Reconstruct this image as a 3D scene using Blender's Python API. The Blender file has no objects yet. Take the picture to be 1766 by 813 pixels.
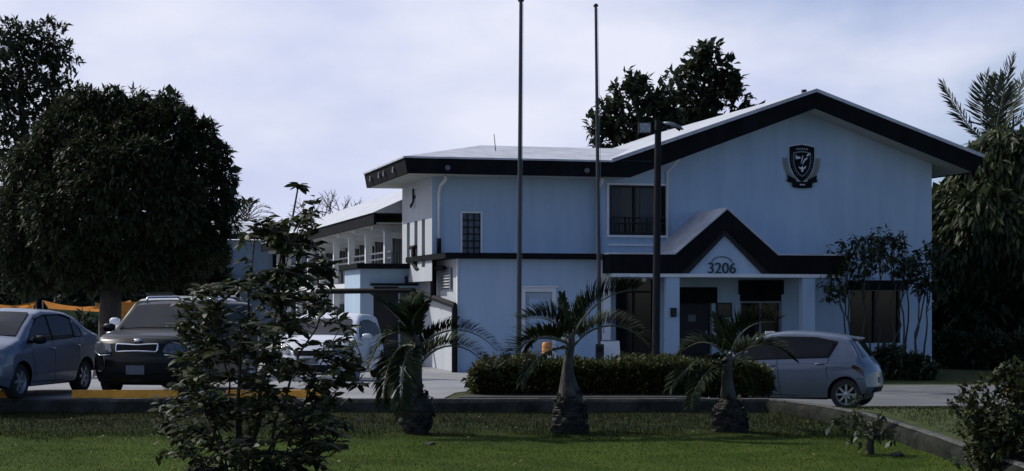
import bpy, bmesh, math, random
import numpy as np
from mathutils import Vector, Matrix, Euler
R = math.radians
sc = bpy.context.scene
COL = sc.collection
rng = np.random.default_rng(7)
random.seed(7)

# ------------------------------------------------------------------ camera
F, HY, CH = 3000.0, 519.0, 1.63          # focal length in photo pixels, horizon row, eye height
def P(px, py, Y):
    return Vector(((px - 883) / F * Y, Y, CH - (py - HY) / F * Y))
cam = bpy.data.cameras.new('camera'); cam_o = bpy.data.objects.new('camera', cam); COL.objects.link(cam_o)
cam.sensor_width = 36; cam.lens = 36 * F / 1766; cam.shift_y = (HY - 406.5) / 1766
cam.clip_end = 4000; cam.clip_start = .1
cam_o.location = (0, 0, CH); cam_o.rotation_euler = (R(90), 0, 0)
sc.camera = cam_o

# ------------------------------------------------------------------ light
SUN_AZ, SUN_EL = R(-58), R(40)
sdir = Vector((math.sin(SUN_AZ) * math.cos(SUN_EL), math.cos(SUN_AZ) * math.cos(SUN_EL), math.sin(SUN_EL)))
sun = bpy.data.lights.new('sun', 'SUN'); sun.energy = 3.6; sun.angle = R(.6); sun.color = (1, .95, .87)
so = bpy.data.objects.new('sun', sun); COL.objects.link(so)
so.rotation_euler = (-sdir).to_track_quat('-Z', 'Y').to_euler()

w = bpy.data.worlds.new('World'); sc.world = w; w.use_nodes = True
nt = w.node_tree; nt.nodes.clear()
def N(t, **k):
    n = nt.nodes.new(t)
    for a, b in k.items(): setattr(n, a, b)
    return n
LK = lambda a, b: nt.links.new(a, b)
sky = N('ShaderNodeTexSky'); sky.sky_type = 'NISHITA'; sky.sun_disc = False
sky.sun_elevation = SUN_EL; sky.sun_rotation = SUN_AZ; sky.air_density = 1.0; sky.dust_density = .0; sky.ozone_density = 2.0
tc = N('ShaderNodeTexCoord')
mp = N('ShaderNodeMapping'); mp.inputs['Scale'].default_value = (1, 1, 2.2); mp.inputs['Location'].default_value = (2.3, .4, .6)
LK(tc.outputs['Generated'], mp.inputs['Vector'])
n1 = N('ShaderNodeTexNoise'); n1.inputs['Scale'].default_value = 3.4; n1.inputs['Detail'].default_value = 7; n1.inputs['Roughness'].default_value = .5
n1.inputs['Distortion'].default_value = .3
LK(mp.outputs[0], n1.inputs['Vector'])
sx = N('ShaderNodeSeparateXYZ'); LK(tc.outputs['Generated'], sx.inputs[0])
def M(op, a, b=None, clamp=False):
    n = N('ShaderNodeMath', operation=op); n.use_clamp = clamp
    for i, q in enumerate((a, b)):
        if q is None: continue
        if isinstance(q, (int, float)): n.inputs[i].default_value = q
        else: LK(q, n.inputs[i])
    return n.outputs[0]
# clouds are thick towards the sun and break up to blue to the right and behind
ahead = M('ADD', M('MULTIPLY', sx.outputs['Y'], .75), M('MULTIPLY', sx.outputs['X'], -1.8))
dens = M('ADD', M('MULTIPLY', n1.outputs['Fac'], 1.9), M('SUBTRACT', M('MULTIPLY', ahead, 1.0), .92))
rmp = N('ShaderNodeMapRange'); rmp.interpolation_type = 'SMOOTHSTEP'
rmp.inputs['From Min'].default_value = -.1; rmp.inputs['From Max'].default_value = .75
LK(dens, rmp.inputs['Value'])
n2 = N('ShaderNodeTexNoise'); n2.inputs['Scale'].default_value = 5.5; n2.inputs['Detail'].default_value = 5; n2.inputs['Roughness'].default_value = .5
LK(mp.outputs[0], n2.inputs['Vector'])
SKY_S = .075
cr = N('ShaderNodeValToRGB')
cr.color_ramp.elements[0].position = .34; cr.color_ramp.elements[0].color = (.56 / SKY_S, .62 / SKY_S, .87 / SKY_S, 1)
cr.color_ramp.elements[1].position = .6; cr.color_ramp.elements[1].color = (.80 / SKY_S, .83 / SKY_S, .97 / SKY_S, 1)
LK(n2.outputs['Fac'], cr.inputs[0])
mx = N('ShaderNodeMix', data_type='RGBA'); LK(rmp.outputs[0], mx.inputs[0]); tint = N('ShaderNodeMix', data_type='RGBA'); tint.blend_type = 'MULTIPLY'; tint.inputs[0].default_value = 1; tint.inputs[7].default_value = (.84, .92, 1.2, 1); LK(sky.outputs[0], tint.inputs[6]); LK(tint.outputs[2], mx.inputs[6]); LK(cr.outputs[0], mx.inputs[7])
bg = N('ShaderNodeBackground'); bg.inputs['Strength'].default_value = SKY_S
LK(mx.outputs[2], bg.inputs['Color'])
wo = N('ShaderNodeOutputWorld'); LK(bg.outputs[0], wo.inputs['Surface'])
sc.view_settings.view_transform = 'Standard'; sc.view_settings.look = 'None'
sc.view_settings.exposure = 0; sc.view_settings.gamma = 1
sc.view_settings.use_curve_mapping = False
sc.cycles.max_bounces = 6; sc.cycles.transparent_max_bounces = 6

# ------------------------------------------------------------------ materials
def mat(name, c, rough=.7, c2=None, scale=4, bump=0, bscale=40, metal=0, coat=0, spec=.5, stretch=None, detail=4, lo=.35, hi=.65):
    m = bpy.data.materials.new(name); m.use_nodes = True
    t = m.node_tree; p = t.nodes['Principled BSDF']
    p.inputs['Roughness'].default_value = rough; p.inputs['Metallic'].default_value = metal
    p.inputs['Coat Weight'].default_value = coat; p.inputs['Coat Roughness'].default_value = .04
    p.inputs['Specular IOR Level'].default_value = spec
    p.inputs['Base Color'].default_value = (*c, 1)
    co = t.nodes.new('ShaderNodeTexCoord'); mpn = t.nodes.new('ShaderNodeMapping'); t.links.new(co.outputs['Object'], mpn.inputs[0])
    if stretch: mpn.inputs['Scale'].default_value = stretch
    if c2 is not None:
        n = t.nodes.new('ShaderNodeTexNoise'); n.inputs['Scale'].default_value = scale; n.inputs['Detail'].default_value = detail
        n.inputs['Roughness'].default_value = .6
        t.links.new(mpn.outputs[0], n.inputs['Vector'])
        r = t.nodes.new('ShaderNodeValToRGB'); r.color_ramp.elements[0].color = (*c, 1); r.color_ramp.elements[1].color = (*c2, 1)
        r.color_ramp.elements[0].position = lo; r.color_ramp.elements[1].position = hi
        t.links.new(n.outputs['Fac'], r.inputs[0]); t.links.new(r.outputs[0], p.inputs['Base Color'])
    if bump:
        n = t.nodes.new('ShaderNodeTexNoise'); n.inputs['Scale'].default_value = bscale; n.inputs['Detail'].default_value = 5
        t.links.new(mpn.outputs[0], n.inputs['Vector'])
        b = t.nodes.new('ShaderNodeBump'); b.inputs['Strength'].default_value = bump; b.inputs['Distance'].default_value = .05
        t.links.new(n.outputs['Fac'], b.inputs['Height']); t.links.new(b.outputs[0], p.inputs['Normal'])
    return m
def leafmat(name, c, c2, trans=.25, rough=.55, spec=.25):
    m = bpy.data.materials.new(name); m.use_nodes = True
    t = m.node_tree; p = t.nodes['Principled BSDF']; p.inputs['Roughness'].default_value = rough; p.inputs['Specular IOR Level'].default_value = spec
    g = t.nodes.new('ShaderNodeNewGeometry'); r = t.nodes.new('ShaderNodeValToRGB')
    r.color_ramp.elements[0].color = (*c, 1); r.color_ramp.elements[1].color = (*c2, 1)
    t.links.new(g.outputs['Random Per Island'], r.inputs[0]); t.links.new(r.outputs[0], p.inputs['Base Color'])
    tr = t.nodes.new('ShaderNodeBsdfTranslucent'); t.links.new(r.outputs[0], tr.inputs['Color'])
    ms = t.nodes.new('ShaderNodeMixShader'); ms.inputs[0].default_value = trans
    t.links.new(p.outputs[0], ms.inputs[1]); t.links.new(tr.outputs[0], ms.inputs[2])
    t.links.new(ms.outputs[0], t.nodes['Material Output'].inputs['Surface'])
    return m
MT = dict(
    wall=mat('pale_blue_paint', (.34, .465, .61), .78, (.43, .55, .68), 2.6, .08, 60, stretch=(1, 1, .16), detail=9, lo=.3, hi=.7),
    wall_white_lit=mat('sunlit_off_white_paint', (.42, .45, .49), .75, (.48, .51, .55), 1.0, .08, 60, stretch=(1, 1, .4)),  # paler copy of the wall paint, sunlight on the side walls painted in
    trim=mat('white_trim', (.72, .74, .77), .6, (.66, .68, .70), 3),
    fascia=mat('dark_charcoal_fascia', (.006, .0075, .009), .85, (.011, .013, .016), 2.5, .05, 30, spec=.06, stretch=(1, 1, .5), detail=8),
    roof=mat('white_coated_roof', (.54, .57, .62), .55, (.36, .38, .42), 1.8, .15, 20, detail=9),
    soffit=mat('soffit_board', (.40, .42, .36), .8, (.46, .47, .42), 2),
    glass=mat('dark_glass', (.008, .010, .013), .1, (.012, .014, .018), 2, spec=.25),
    dark=mat('black_opening', (.008, .009, .011), .6, (.012, .013, .016), 5),
    frame=mat('black_window_frame', (.011, .012, .015), .5, (.016, .017, .02), 9, spec=.25),
    curtain=mat('grey_curtain', (.10, .105, .12), .9, (.05, .055, .065), 6, stretch=(6, 6, .2)),
    louvre=mat('grey_louvre', (.30, .32, .35), .5, (.22, .24, .27), 8),
    blockglass=mat('patterned_block', (.06, .07, .09), .5, (.16, .18, .22), 16),
    door_grey=mat('grey_blue_door', (.36, .43, .52), .5, (.32, .39, .48), 3),
    pipe=mat('black_pipe', (.009, .010, .012), .7, (.016, .017, .02), 8, spec=.1),
    metal=mat('galvanised_steel', (.23, .25, .28), .45, (.14, .15, .17), 6, metal=.6),
    pole=mat('weathered_pole_metal', (.055, .062, .075), .5, (.028, .032, .04), 5, metal=.3, stretch=(1, 1, .3)),
    lamp_pole=mat('dark_painted_pole', (.008, .009, .011), .6, (.014, .015, .018), 6, spec=.15),
    concrete=mat('weathered_concrete', (.055, .058, .056), .95, (.018, .021, .018), 2.5, .4, 25, spec=.1),
    mossy=mat('mossy_concrete', (.010, .012, .009), .95, (.032, .034, .028), 3.5, .5, 18, lo=.42, hi=.75, spec=.08),
    sunlit_strip=mat('sunlit_top_concrete', (.08, .08, .076), .95, (.028, .03, .026), 5, .5, 25, lo=.4, hi=.7),  # paler tone puts sunlight on the wall top into the colour
    lot=mat('pale_lot_concrete', (.29, .295, .31), .85, (.18, .185, .195), .7, .2, 30, detail=9, lo=.3, hi=.68),
    drive=mat('worn_asphalt_drive', (.135, .14, .15), .9, (.09, .094, .10), 1.2, .3, 30, detail=8),
    soil=mat('dark_soil', (.035, .036, .032), .95, (.022, .023, .020), 3, .5, 15),
    yellow=mat('yellow_kerb_paint', (.78, .36, .03), .7, (.60, .27, .025), 9, .15, 40),
    orange=mat('orange_canvas', (.44, .165, .014), .85, (.36, .13, .012), 3, spec=.1),
    green_canvas=mat('green_canvas', (.06, .10, .035), .8, (.04, .075, .03), 3),
    bark=mat('dark_bark', (.055, .048, .04), .9, (.03, .027, .024), 6, .6, 25, stretch=(1, 1, .3)),
    bark_pale=mat('pale_bark', (.13, .12, .105), .9, (.06, .055, .048), 6, .5, 25, stretch=(1, 1, .3)),
    stem=mat('young_stem', (.05, .045, .032), .85, (.03, .028, .02), 10),
    rubber=mat('tyre_rubber', (.014, .014, .016), .85, (.02, .02, .022), 20),
    black_plastic=mat('black_plastic', (.008, .009, .010), .65, (.012, .013, .014), 20, spec=.15),
    rim=mat('alloy_rim', (.42, .44, .48), .35, (.36, .38, .42), 9, metal=.6),
    chrome=mat('chrome', (.70, .72, .76), .12, (.62, .64, .68), 9, metal=.9),
    carglass=mat('car_glass', (.006, .008, .011), .06, (.009, .011, .014), 2, spec=.22),
    lamp=mat('headlamp_lens', (.26, .29, .34), .08, (.10, .11, .13), 14, spec=.8),
    lamp_dark=mat('smoked_headlamp_lens', (.05, .06, .075), .08, (.12, .13, .15), 14, spec=.8),
    amber=mat('amber_lens', (.6, .24, .03), .2, (.5, .2, .03), 12),
    red=mat('red_lens', (.045, .010, .012), .15, (.03, .008, .01), 12),
    plate=mat('number_plate', (.13, .15, .19), .5, (.08, .09, .12), 30),
    silver=mat('silver_blue_paint', (.105, .135, .19), .35, (.115, .145, .20), 2, metal=.3, coat=.5),
    silver2=mat('silver_paint', (.135, .17, .23), .35, (.145, .18, .24), 2, metal=.3, coat=.5),
    blackpaint=mat('near_black_car_paint', (.005, .006, .007), .35, (.007, .008, .009), 2, coat=.22, spec=.15),
    whitepaint=mat('white_car_paint', (.66, .69, .73), .35, (.63, .66, .70), 2, coat=.6),
    emblem_black=mat('emblem_black', (.007, .008, .010), .7, (.011, .012, .015), 6, spec=.08),
    emblem_grey=mat('emblem_grey', (.16, .19, .23), .5, (.2, .23, .27), 6),
    emblem_white=mat('emblem_white', (.68, .72, .78), .5, (.6, .64, .7), 6),
    laurel=mat('laurel_olive', (.26, .27, .23), .6, (.20, .21, .18), 8),
    letter=mat('black_lettering', (.012, .014, .02), .5, (.018, .02, .026), 6),
    leaf_mango=leafmat('mango_leaf', (.014, .022, .012), (.046, .060, .024)),
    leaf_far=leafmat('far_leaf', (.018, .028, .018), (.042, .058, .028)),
    leaf_big=leafmat('broad_leaf', (.018, .028, .017), (.045, .058, .030)),
    leaf_right=leafmat('drooping_leaf', (.022, .034, .016), (.075, .092, .035)),
    leaf_sap=leafmat('sapling_leaf', (.014, .021, .009), (.060, .074, .026), .22, rough=.55, spec=.22),
    leaf_hedge=leafmat('hedge_leaf', (.018, .028, .012), (.085, .090, .022), .3),
    leaf_palm=leafmat('palm_leaflet', (.012, .020, .010), (.040, .054, .022), .15, .75, .08),
    leaf_coco=leafmat('coconut_leaflet', (.022, .032, .020), (.060, .072, .040), .15, .6, .2),
    leaf_pale=leafmat('pale_leaf', (.40, .42, .36), (.5, .52, .45)),
    litter=leafmat('dry_leaf', (.16, .10, .05), (.32, .20, .08), .1),
    petal=leafmat('orange_petal', (.55, .22, .04), (.6, .3, .06)),
    bulb=mat('fibrous_palm_base', (.014, .014, .013), .95, (.070, .067, .060), 6, 1, 16, stretch=(1, 1, 1.8), lo=.4, hi=.72),
    shaft=mat('palm_crownshaft', (.105, .105, .09), .85, (.016, .017, .013), 8, .6, 18, stretch=(1, 1, .5)),
    rachis=mat('palm_rachis', (.09, .10, .065), .6, (.09, .1, .065), 6),
    stone=mat('dark_stone', (.03, .03, .03), .95, (.045, .045, .042), 10, .6, 20),
    orange_plastic=mat('orange_plastic', (.6, .26, .06), .5, (.55, .22, .05), 6),
)
def lawn_mat():
    m = mat('lawn_grass', (.05, .085, .012), .95, bump=.6, bscale=60)
    t = m.node_tree; p = t.nodes['Principled BSDF']; p.inputs['Specular IOR Level'].default_value = .1
    co = t.nodes.new('ShaderNodeTexCoord')
    def noise(s, d=6):
        n = t.nodes.new('ShaderNodeTexNoise'); n.inputs['Scale'].default_value = s; n.inputs['Detail'].default_value = d
        t.links.new(co.outputs['Object'], n.inputs['Vector']); return n.outputs['Fac']
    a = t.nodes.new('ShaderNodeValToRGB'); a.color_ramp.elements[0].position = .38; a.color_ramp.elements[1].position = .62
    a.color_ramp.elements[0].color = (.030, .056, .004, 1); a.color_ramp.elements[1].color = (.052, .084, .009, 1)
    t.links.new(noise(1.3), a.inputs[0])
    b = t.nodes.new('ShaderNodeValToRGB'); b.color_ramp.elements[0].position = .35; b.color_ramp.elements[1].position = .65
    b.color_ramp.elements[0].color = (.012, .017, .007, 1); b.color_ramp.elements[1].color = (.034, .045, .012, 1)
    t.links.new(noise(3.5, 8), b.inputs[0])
    # shade strip under the wall is painted into the colour, the front stays brighter
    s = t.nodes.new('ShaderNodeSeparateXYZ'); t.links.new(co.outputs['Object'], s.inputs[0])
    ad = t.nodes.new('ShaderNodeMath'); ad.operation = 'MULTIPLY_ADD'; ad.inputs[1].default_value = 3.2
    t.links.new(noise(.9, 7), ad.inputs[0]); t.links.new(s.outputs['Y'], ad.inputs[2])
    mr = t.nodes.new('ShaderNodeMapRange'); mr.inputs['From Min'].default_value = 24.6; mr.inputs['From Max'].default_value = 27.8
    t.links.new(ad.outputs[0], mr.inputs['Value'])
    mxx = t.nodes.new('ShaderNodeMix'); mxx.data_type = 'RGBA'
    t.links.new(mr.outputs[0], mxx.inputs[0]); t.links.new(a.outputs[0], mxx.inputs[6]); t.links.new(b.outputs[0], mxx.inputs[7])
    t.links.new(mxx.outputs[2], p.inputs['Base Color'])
    return m
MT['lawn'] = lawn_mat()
MT['blade'] = leafmat('grass_blade', (.030, .060, .003), (.078, .122, .010), .25, .8, .1)
MT['blade_dark'] = leafmat('dark_grass_blade', (.010, .015, .006), (.034, .045, .013), .2, .8, .1)
MT['side_grass'] = mat('side_grass', (.036, .056, .014), .95, (.075, .085, .035), 2.2, .6, 50, spec=.1, detail=8)

# ------------------------------------------------------------------ helpers
def tag(o, label=None, cat=None, group=None, kind=None):
    if label: o['label'] = label
    if cat: o['category'] = cat
    if group: o['group'] = group
    if kind: o['kind'] = kind
    return o
def thing(name, label, cat, loc=(0, 0, 0), rz=0, group=None):
    o = bpy.data.objects.new(name, None); COL.objects.link(o); o.location = loc; o.rotation_euler = (0, 0, rz)
    o.empty_display_size = .2
    return tag(o, label, cat, group)
def kids(o): return [c for c in bpy.data.objects if c.parent == o]
def copy_tree(o, parent=None):
    c = o.copy(); COL.objects.link(c); c.parent = parent
    for ch in kids(o): copy_tree(ch, c)
    return c
class MB:
    def __init__(s): s.v = []; s.f = []
    def add(s, vs, fs):
        n = len(s.v); s.v += [tuple(q) for q in vs]; s.f += [tuple(i + n for i in q) for q in fs]; return s
    def box(s, x0, x1, y0, y1, z0, z1):
        x0, x1 = sorted((x0, x1)); y0, y1 = sorted((y0, y1)); z0, z1 = sorted((z0, z1))
        return s.add([(x, y, z) for z in (z0, z1) for y in (y0, y1) for x in (x0, x1)],
                     [(0, 2, 3, 1), (4, 5, 7, 6), (0, 1, 5, 4), (2, 6, 7, 3), (0, 4, 6, 2), (1, 3, 7, 5)])
    def prism(s, pts, off):                      # pts: 3-D polygon, extruded by off
        n = len(pts); a = [Vector(p) for p in pts]; b = [p + Vector(off) for p in a]
        return s.add(a + b, [tuple(range(n)), tuple(range(2 * n - 1, n - 1, -1))] + [(i, i + n, (i + 1) % n + n, (i + 1) % n) for i in range(n)])
    def bar(s, a, b, wx, wy=None):               # rectangular bar between two points
        a, b = Vector(a), Vector(b); wy = wy or wx
        d = (b - a).normalized(); up = Vector((0, 0, 1)) if abs(d.z) < .95 else Vector((0, 1, 0))
        x = d.cross(up).normalized() * wx / 2; y = d.cross(x).normalized() * wy / 2
        q = [x + y, -x + y, -x - y, x - y]
        return s.add([a + k for k in q] + [b + k for k in q], [(3, 2, 1, 0), (4, 5, 6, 7)] + [(i, (i + 1) % 4, (i + 1) % 4 + 4, i + 4) for i in range(4)])
    def tube(s, pts, r, n=8, cap=True):
        pts = [Vector(p) for p in pts]; m = len(pts)
        rr = [r] * m if isinstance(r, (int, float)) else list(r)
        vs = []; prev = None
        for i, p in enumerate(pts):
            d = (pts[min(i + 1, m - 1)] - pts[max(i - 1, 0)]).normalized()
            if prev is None:
                x = d.cross(Vector((0, 0, 1)) if abs(d.z) < .9 else Vector((1, 0, 0))).normalized()
            else: x = (prev - d * prev.dot(d)).normalized()
            prev = x; y = d.cross(x)
            vs += [p + (x * math.cos(k * 2 * math.pi / n) + y * math.sin(k * 2 * math.pi / n)) * rr[i] for k in range(n)]
        fs = [(i * n + k, i * n + (k + 1) % n, (i + 1) * n + (k + 1) % n, (i + 1) * n + k) for i in range(m - 1) for k in range(n)]
        if cap: fs += [tuple(range(n - 1, -1, -1)), tuple((m - 1) * n + k for k in range(n))]
        return s.add(vs, fs)
    def lathe(s, prof, n=24, M4=None, wob=None, cap=True):  # prof: (r, z)
        vs = []
        for (r, z) in prof:
            for k in range(n):
                a = 2 * math.pi * k / n; q = r * (wob(a, z) if wob else 1)
                v = Vector((q * math.cos(a), q * math.sin(a), z)); vs.append(M4 @ v if M4 else v)
        m = len(prof)
        fs = [(i * n + k, i * n + (k + 1) % n, (i + 1) * n + (k + 1) % n, (i + 1) * n + k) for i in range(m - 1) for k in range(n)]
        if cap and prof[0][0] > 1e-4: fs.append(tuple(range(n - 1, -1, -1)))
        if cap and prof[-1][0] > 1e-4: fs.append(tuple((m - 1) * n + k for k in range(n)))
        return s.add(vs, fs)
    def build(s, name, m, parent=None, smooth=False, bevel=0, loc=None):
        me = bpy.data.meshes.new(name); me.from_pydata(s.v, [], s.f)
        if bevel or True:
            bm = bmesh.new(); bm.from_mesh(me)
            bmesh.ops.remove_doubles(bm, verts=bm.verts, dist=1e-5)
            bmesh.ops.recalc_face_normals(bm, faces=bm.faces)
            if bevel:
                es = [e for e in bm.edges if len(e.link_faces) == 2 and e.calc_face_angle(0) > .5]
                bmesh.ops.bevel(bm, geom=es, offset=bevel, segments=2, affect='EDGES', profile=.6)
            bm.to_mesh(me); bm.free()
        return link(name, me, m, parent, smooth, loc)
def link(name, me, m, parent=None, smooth=False, loc=None):
    me.materials.append(MT[m] if isinstance(m, str) else m)
    if smooth:
        me.polygons.foreach_set('use_smooth', [True] * len(me.polygons))
        if smooth == 'auto': me.set_sharp_from_angle(angle=R(35))
    o = bpy.data.objects.new(name, me); COL.objects.link(o)
    if parent: o.parent = parent
    if loc is not None: o.location = loc
    return o
def text_mesh(s, size, depth):
    cu = bpy.data.curves.new('lettering', 'FONT'); cu.body = s; cu.size = size; cu.extrude = depth; cu.align_x = 'CENTER'; cu.align_y = 'CENTER'
    o = bpy.data.objects.new('lettering', cu); COL.objects.link(o)
    dg = bpy.context.evaluated_depsgraph_get(); dg.update()
    me = bpy.data.meshes.new_from_object(o.evaluated_get(dg))
    bpy.data.objects.remove(o); me.materials.clear(); return me
def smooth01(a, b, x):
    t = min(1, max(0, (x - a) / (b - a))); return t * t * (3 - 2 * t)
def lerp(a, b, t): return a + (b - a) * t
def interp(pts, x): return float(np.interp(x, [p[0] for p in pts], [p[1] for p in pts]))
def unit(a): return a / np.maximum(np.linalg.norm(a, axis=1, keepdims=True), 1e-9)
def rand_dirs(n): return unit(rng.normal(size=(n, 3)))

# leaves: arrays of base points, axes, lengths -> one folded four-point leaf each
def leaf_mesh(base, axis, length, width, fold=.18, roll=None, six=False):
    n = len(base); axis = unit(axis)
    ref = rng.normal(size=(n, 3)) * .35 + np.array([0, 0, 1.0]) if roll is None else roll
    side = unit(np.cross(axis, ref)); nor = np.cross(side, axis)
    L = np.broadcast_to(np.asarray(length, float), (n,))[:, None]; W = np.broadcast_to(np.asarray(width, float), (n,))[:, None] / 2
    if six:                                       # a longer, drooping leaf
        q = base + axis * L * .35; r_ = base + axis * L * .72 - nor * L * .05
        v = np.stack([base, q - side * W + nor * W * fold, q + side * W + nor * W * fold, r_ - side * W * .75, r_ + side * W * .75, base + axis * L - nor * L * .16], 1).reshape(-1, 3)
        i = np.arange(n)[:, None] * 6
        f = np.concatenate([i + np.array([[0, 2, 1]]), i + np.array([[1, 2, 4]]), i + np.array([[1, 4, 3]]), i + np.array([[3, 4, 5]])], 1).reshape(-1, 3)
    else:
        q = base + axis * L * .45
        v = np.stack([base, q - side * W + nor * W * fold * 2, base + axis * L, q + side * W + nor * W * fold * 2], 1).reshape(-1, 3)
        i = np.arange(n)[:, None] * 4
        f = np.concatenate([i + np.array([[0, 3, 2]]), i + np.array([[0, 2, 1]])], 1).reshape(-1, 3)
    return v, f
def np_mesh(name, v, f):
    me = bpy.data.meshes.new(name); me.vertices.add(len(v)); me.vertices.foreach_set('co', v.astype(np.float32).ravel())
    k = f.shape[1]; me.loops.add(f.size); me.loops.foreach_set('vertex_index', f.astype(np.int32).ravel())
    me.polygons.add(len(f)); me.polygons.foreach_set('loop_start', np.arange(len(f), dtype=np.int32) * k)
    me.update(calc_edges=True); return me
def cat(parts):
    vs, fs, n = [], [], 0
    for v, f in parts:
        vs.append(v); fs.append(f + n); n += len(v)
    return np.concatenate(vs), np.concatenate(fs)
def lobes_points(lobes, n, shell=.35, bias=.25):
    """points through the outer shell of a union of lobes; lobes (centre, radii)"""
    c = np.array([l[0] for l in lobes], float); r = np.array([l[1] if not np.isscalar(l[1]) else (l[1],) * 3 for l in lobes], float)
    pw = (r.prod(1)) ** (2 / 3); pw /= pw.sum()
    out, od = [], []
    while sum(map(len, out)) < n:
        k = rng.choice(len(lobes), n, p=pw); d = rand_dirs(n); d[:, 2] += bias; d = unit(d)
        t = 1 - shell * rng.random(n) ** 1.6
        p = c[k] + d * r[k] * t[:, None]
        inside = np.zeros(n, bool)
        for j in range(len(lobes)):
            inside |= (k != j) & ((((p - c[j]) / r[j]) ** 2).sum(1) < (1 - shell * 1.1) ** 2)
        p = p[~inside]; out.append(p); od.append(d[~inside])
    return np.concatenate(out)[:n], np.concatenate(od)[:n]
def clumps(pts, dirs, k, length, width, spread=.9, droop=.3, jitter=.5, lvar=.3, six=False):
    n = len(pts)
    b = np.repeat(pts, k, 0); d = np.repeat(dirs, k, 0)
    ax = d * .6 + rng.normal(size=b.shape) * spread * .6; ax[:, 2] -= droop
    L = length * (1 + lvar * rng.normal(size=n * k)).clip(.5, 1.6)
    b = b + rng.normal(size=b.shape) * length * jitter * .5
    return leaf_mesh(b, ax, L, L * (width / length), six=six)
def limb(a, b, r0, r1, wob=.08, n=7, sag=0):
    a, b = Vector(a), Vector(b); l = (b - a).length; pts = []
    for i in range(n):
        t = i / (n - 1); p = a.lerp(b, t)
        e = math.sin(t * math.pi) * l * wob
        p += Vector((random.uniform(-e, e), random.uniform(-e, e), random.uniform(-e, e) * .4 + sag * math.sin(t * math.pi) * l)); pts.append(p)
    return pts, [lerp(r0, r1, i / (n - 1)) for i in range(n)]
# ------------------------------------------------------------------ ground
def poly_grid(poly, sx_, sy_):
    """a 2-D polygon cut along grid lines -> verts, faces"""
    bm = bmesh.new(); vs = [bm.verts.new((p[0], p[1], 0)) for p in poly]; fc = bm.faces.new(vs); fc.normal_update()
    if fc.normal.z < 0: fc.normal_flip()
    bmesh.ops.triangulate(bm, faces=bm.faces[:])
    tris = [[(v.co.x, v.co.y) for v in f.verts] for f in bm.faces]; bm.free()
    def cut(p, ax, lim, s):                       # keep the part of a convex polygon on one side
        out = []
        for i in range(len(p)):
            a, b = p[i - 1], p[i]; da, db = s * (a[ax] - lim), s * (b[ax] - lim)
            if (da < 0) != (db < 0):
                t = da / (da - db); out.append((a[0] + (b[0] - a[0]) * t, a[1] + (b[1] - a[1]) * t))
            if db >= 0: out.append(b)
        return out
    def slabs(p, ax, st):
        lo, hi = min(q[ax] for q in p), max(q[ax] for q in p); k = math.floor(lo / st + 1e-7)
        while k * st < hi - 1e-7:
            q = cut(cut(p, ax, k * st, 1), ax, (k + 1) * st, -1); k += 1
            if len(q) >= 3: yield q
    vid, V, Fc = {}, [], []
    for t in tris:
        for a in slabs(t, 0, sx_):
            for b in slabs(a, 1, sy_):
                ids = []
                for q in b:
                    key = (round(q[0], 5), round(q[1], 5))
                    if key not in vid: vid[key] = len(V); V.append(key)
                    if not ids or ids[-1] != vid[key]: ids.append(vid[key])
                if len(ids) > 1 and ids[0] == ids[-1]: ids.pop()
                if len(set(ids)) >= 3 and len(set(ids)) == len(ids): Fc.append(tuple(ids))
    return V, Fc
def lawn_z(X, Y):
    return float(np.interp(Y, [0, 12, 20, 25, 28.6, 30], [-.45, -.38, -.32, -.27, -.20, -.20])) + .012 * math.sin(X * 1.9 + Y) * math.sin(Y * 2.3 - X * .7)
WALLP = [(-40, 28.6), (3.9, 28.6), (4.4, 28.35), (4.85, 27.2), (5.24, 25.5), (5.4, 23), (5.47, 20.5), (5.5, 18), (5.5, 9)]   # line of the front wall
WALLZ = [0, 0, -.005, -.015, -.04, -.08, -.12, -.15, -.25]
def yard_z(X, Y):
    s0 = lerp(lerp(33.2, 30.6, smooth01(-2, 1.5, X)), 25.5, smooth01(2.6, 4.6, X)); s1 = lerp(46, 34.4, smooth01(-1.5, 3, X))
    z = -lerp(.36, .57, smooth01(-3, 9, X)) * smooth01(s0, s1, Y)
    if X > 4: z -= .15 * smooth01(27, 18, Y)
    return z
def sheet(name, poly, h, m, up=0, step=.5):
    v, f = poly_grid(poly, step, step)
    mb = MB(); mb.add([(x, y, h(x, y) + up) for x, y in v], f)
    o = mb.build(name, m, smooth=True); o['kind'] = 'structure'; return o
base = MB(); base.add([(-900, -300, -.9), (900, -300, -.9), (900, 1600, -.9), (-900, 1600, -.9)], [(0, 1, 2, 3)])
base.build('ground', 'soil')['kind'] = 'structure'
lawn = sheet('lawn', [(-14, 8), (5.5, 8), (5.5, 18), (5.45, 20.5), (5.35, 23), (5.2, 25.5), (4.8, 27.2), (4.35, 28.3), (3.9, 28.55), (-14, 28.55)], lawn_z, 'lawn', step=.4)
sheet('yard_grass', [(-60, 28.65), (3.9, 28.65), (4.42, 28.4), (4.9, 27.2), (5.28, 25.5), (5.44, 23), (5.5, 20.5), (5.54, 18), (5.54, 8), (60, 8), (60, 110), (-60, 110)], yard_z, 'side_grass', step=1)
sheet('parking_lot', [(-60, 28.7), (-1.15, 28.7), (-1.0, 30.6), (-.62, 31.6), (.2, 33.2), (4.6, 34.6), (4.6, 110), (-60, 110)], yard_z, 'lot', .012, step=1)
sheet('driveway', [(4.6, 34.9), (5.8, 35.6), (9, 36.2), (60, 36.8), (60, 45.5), (9, 45.2), (4.6, 44.6)], yard_z, 'drive', .012, step=1)
sheet('planting_bed', [(-.95, 29.0), (3.7, 29.0), (4.0, 29.6), (4.2, 31.6), (-.5, 31.5)], yard_z, 'soil', .02, step=1)

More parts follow.
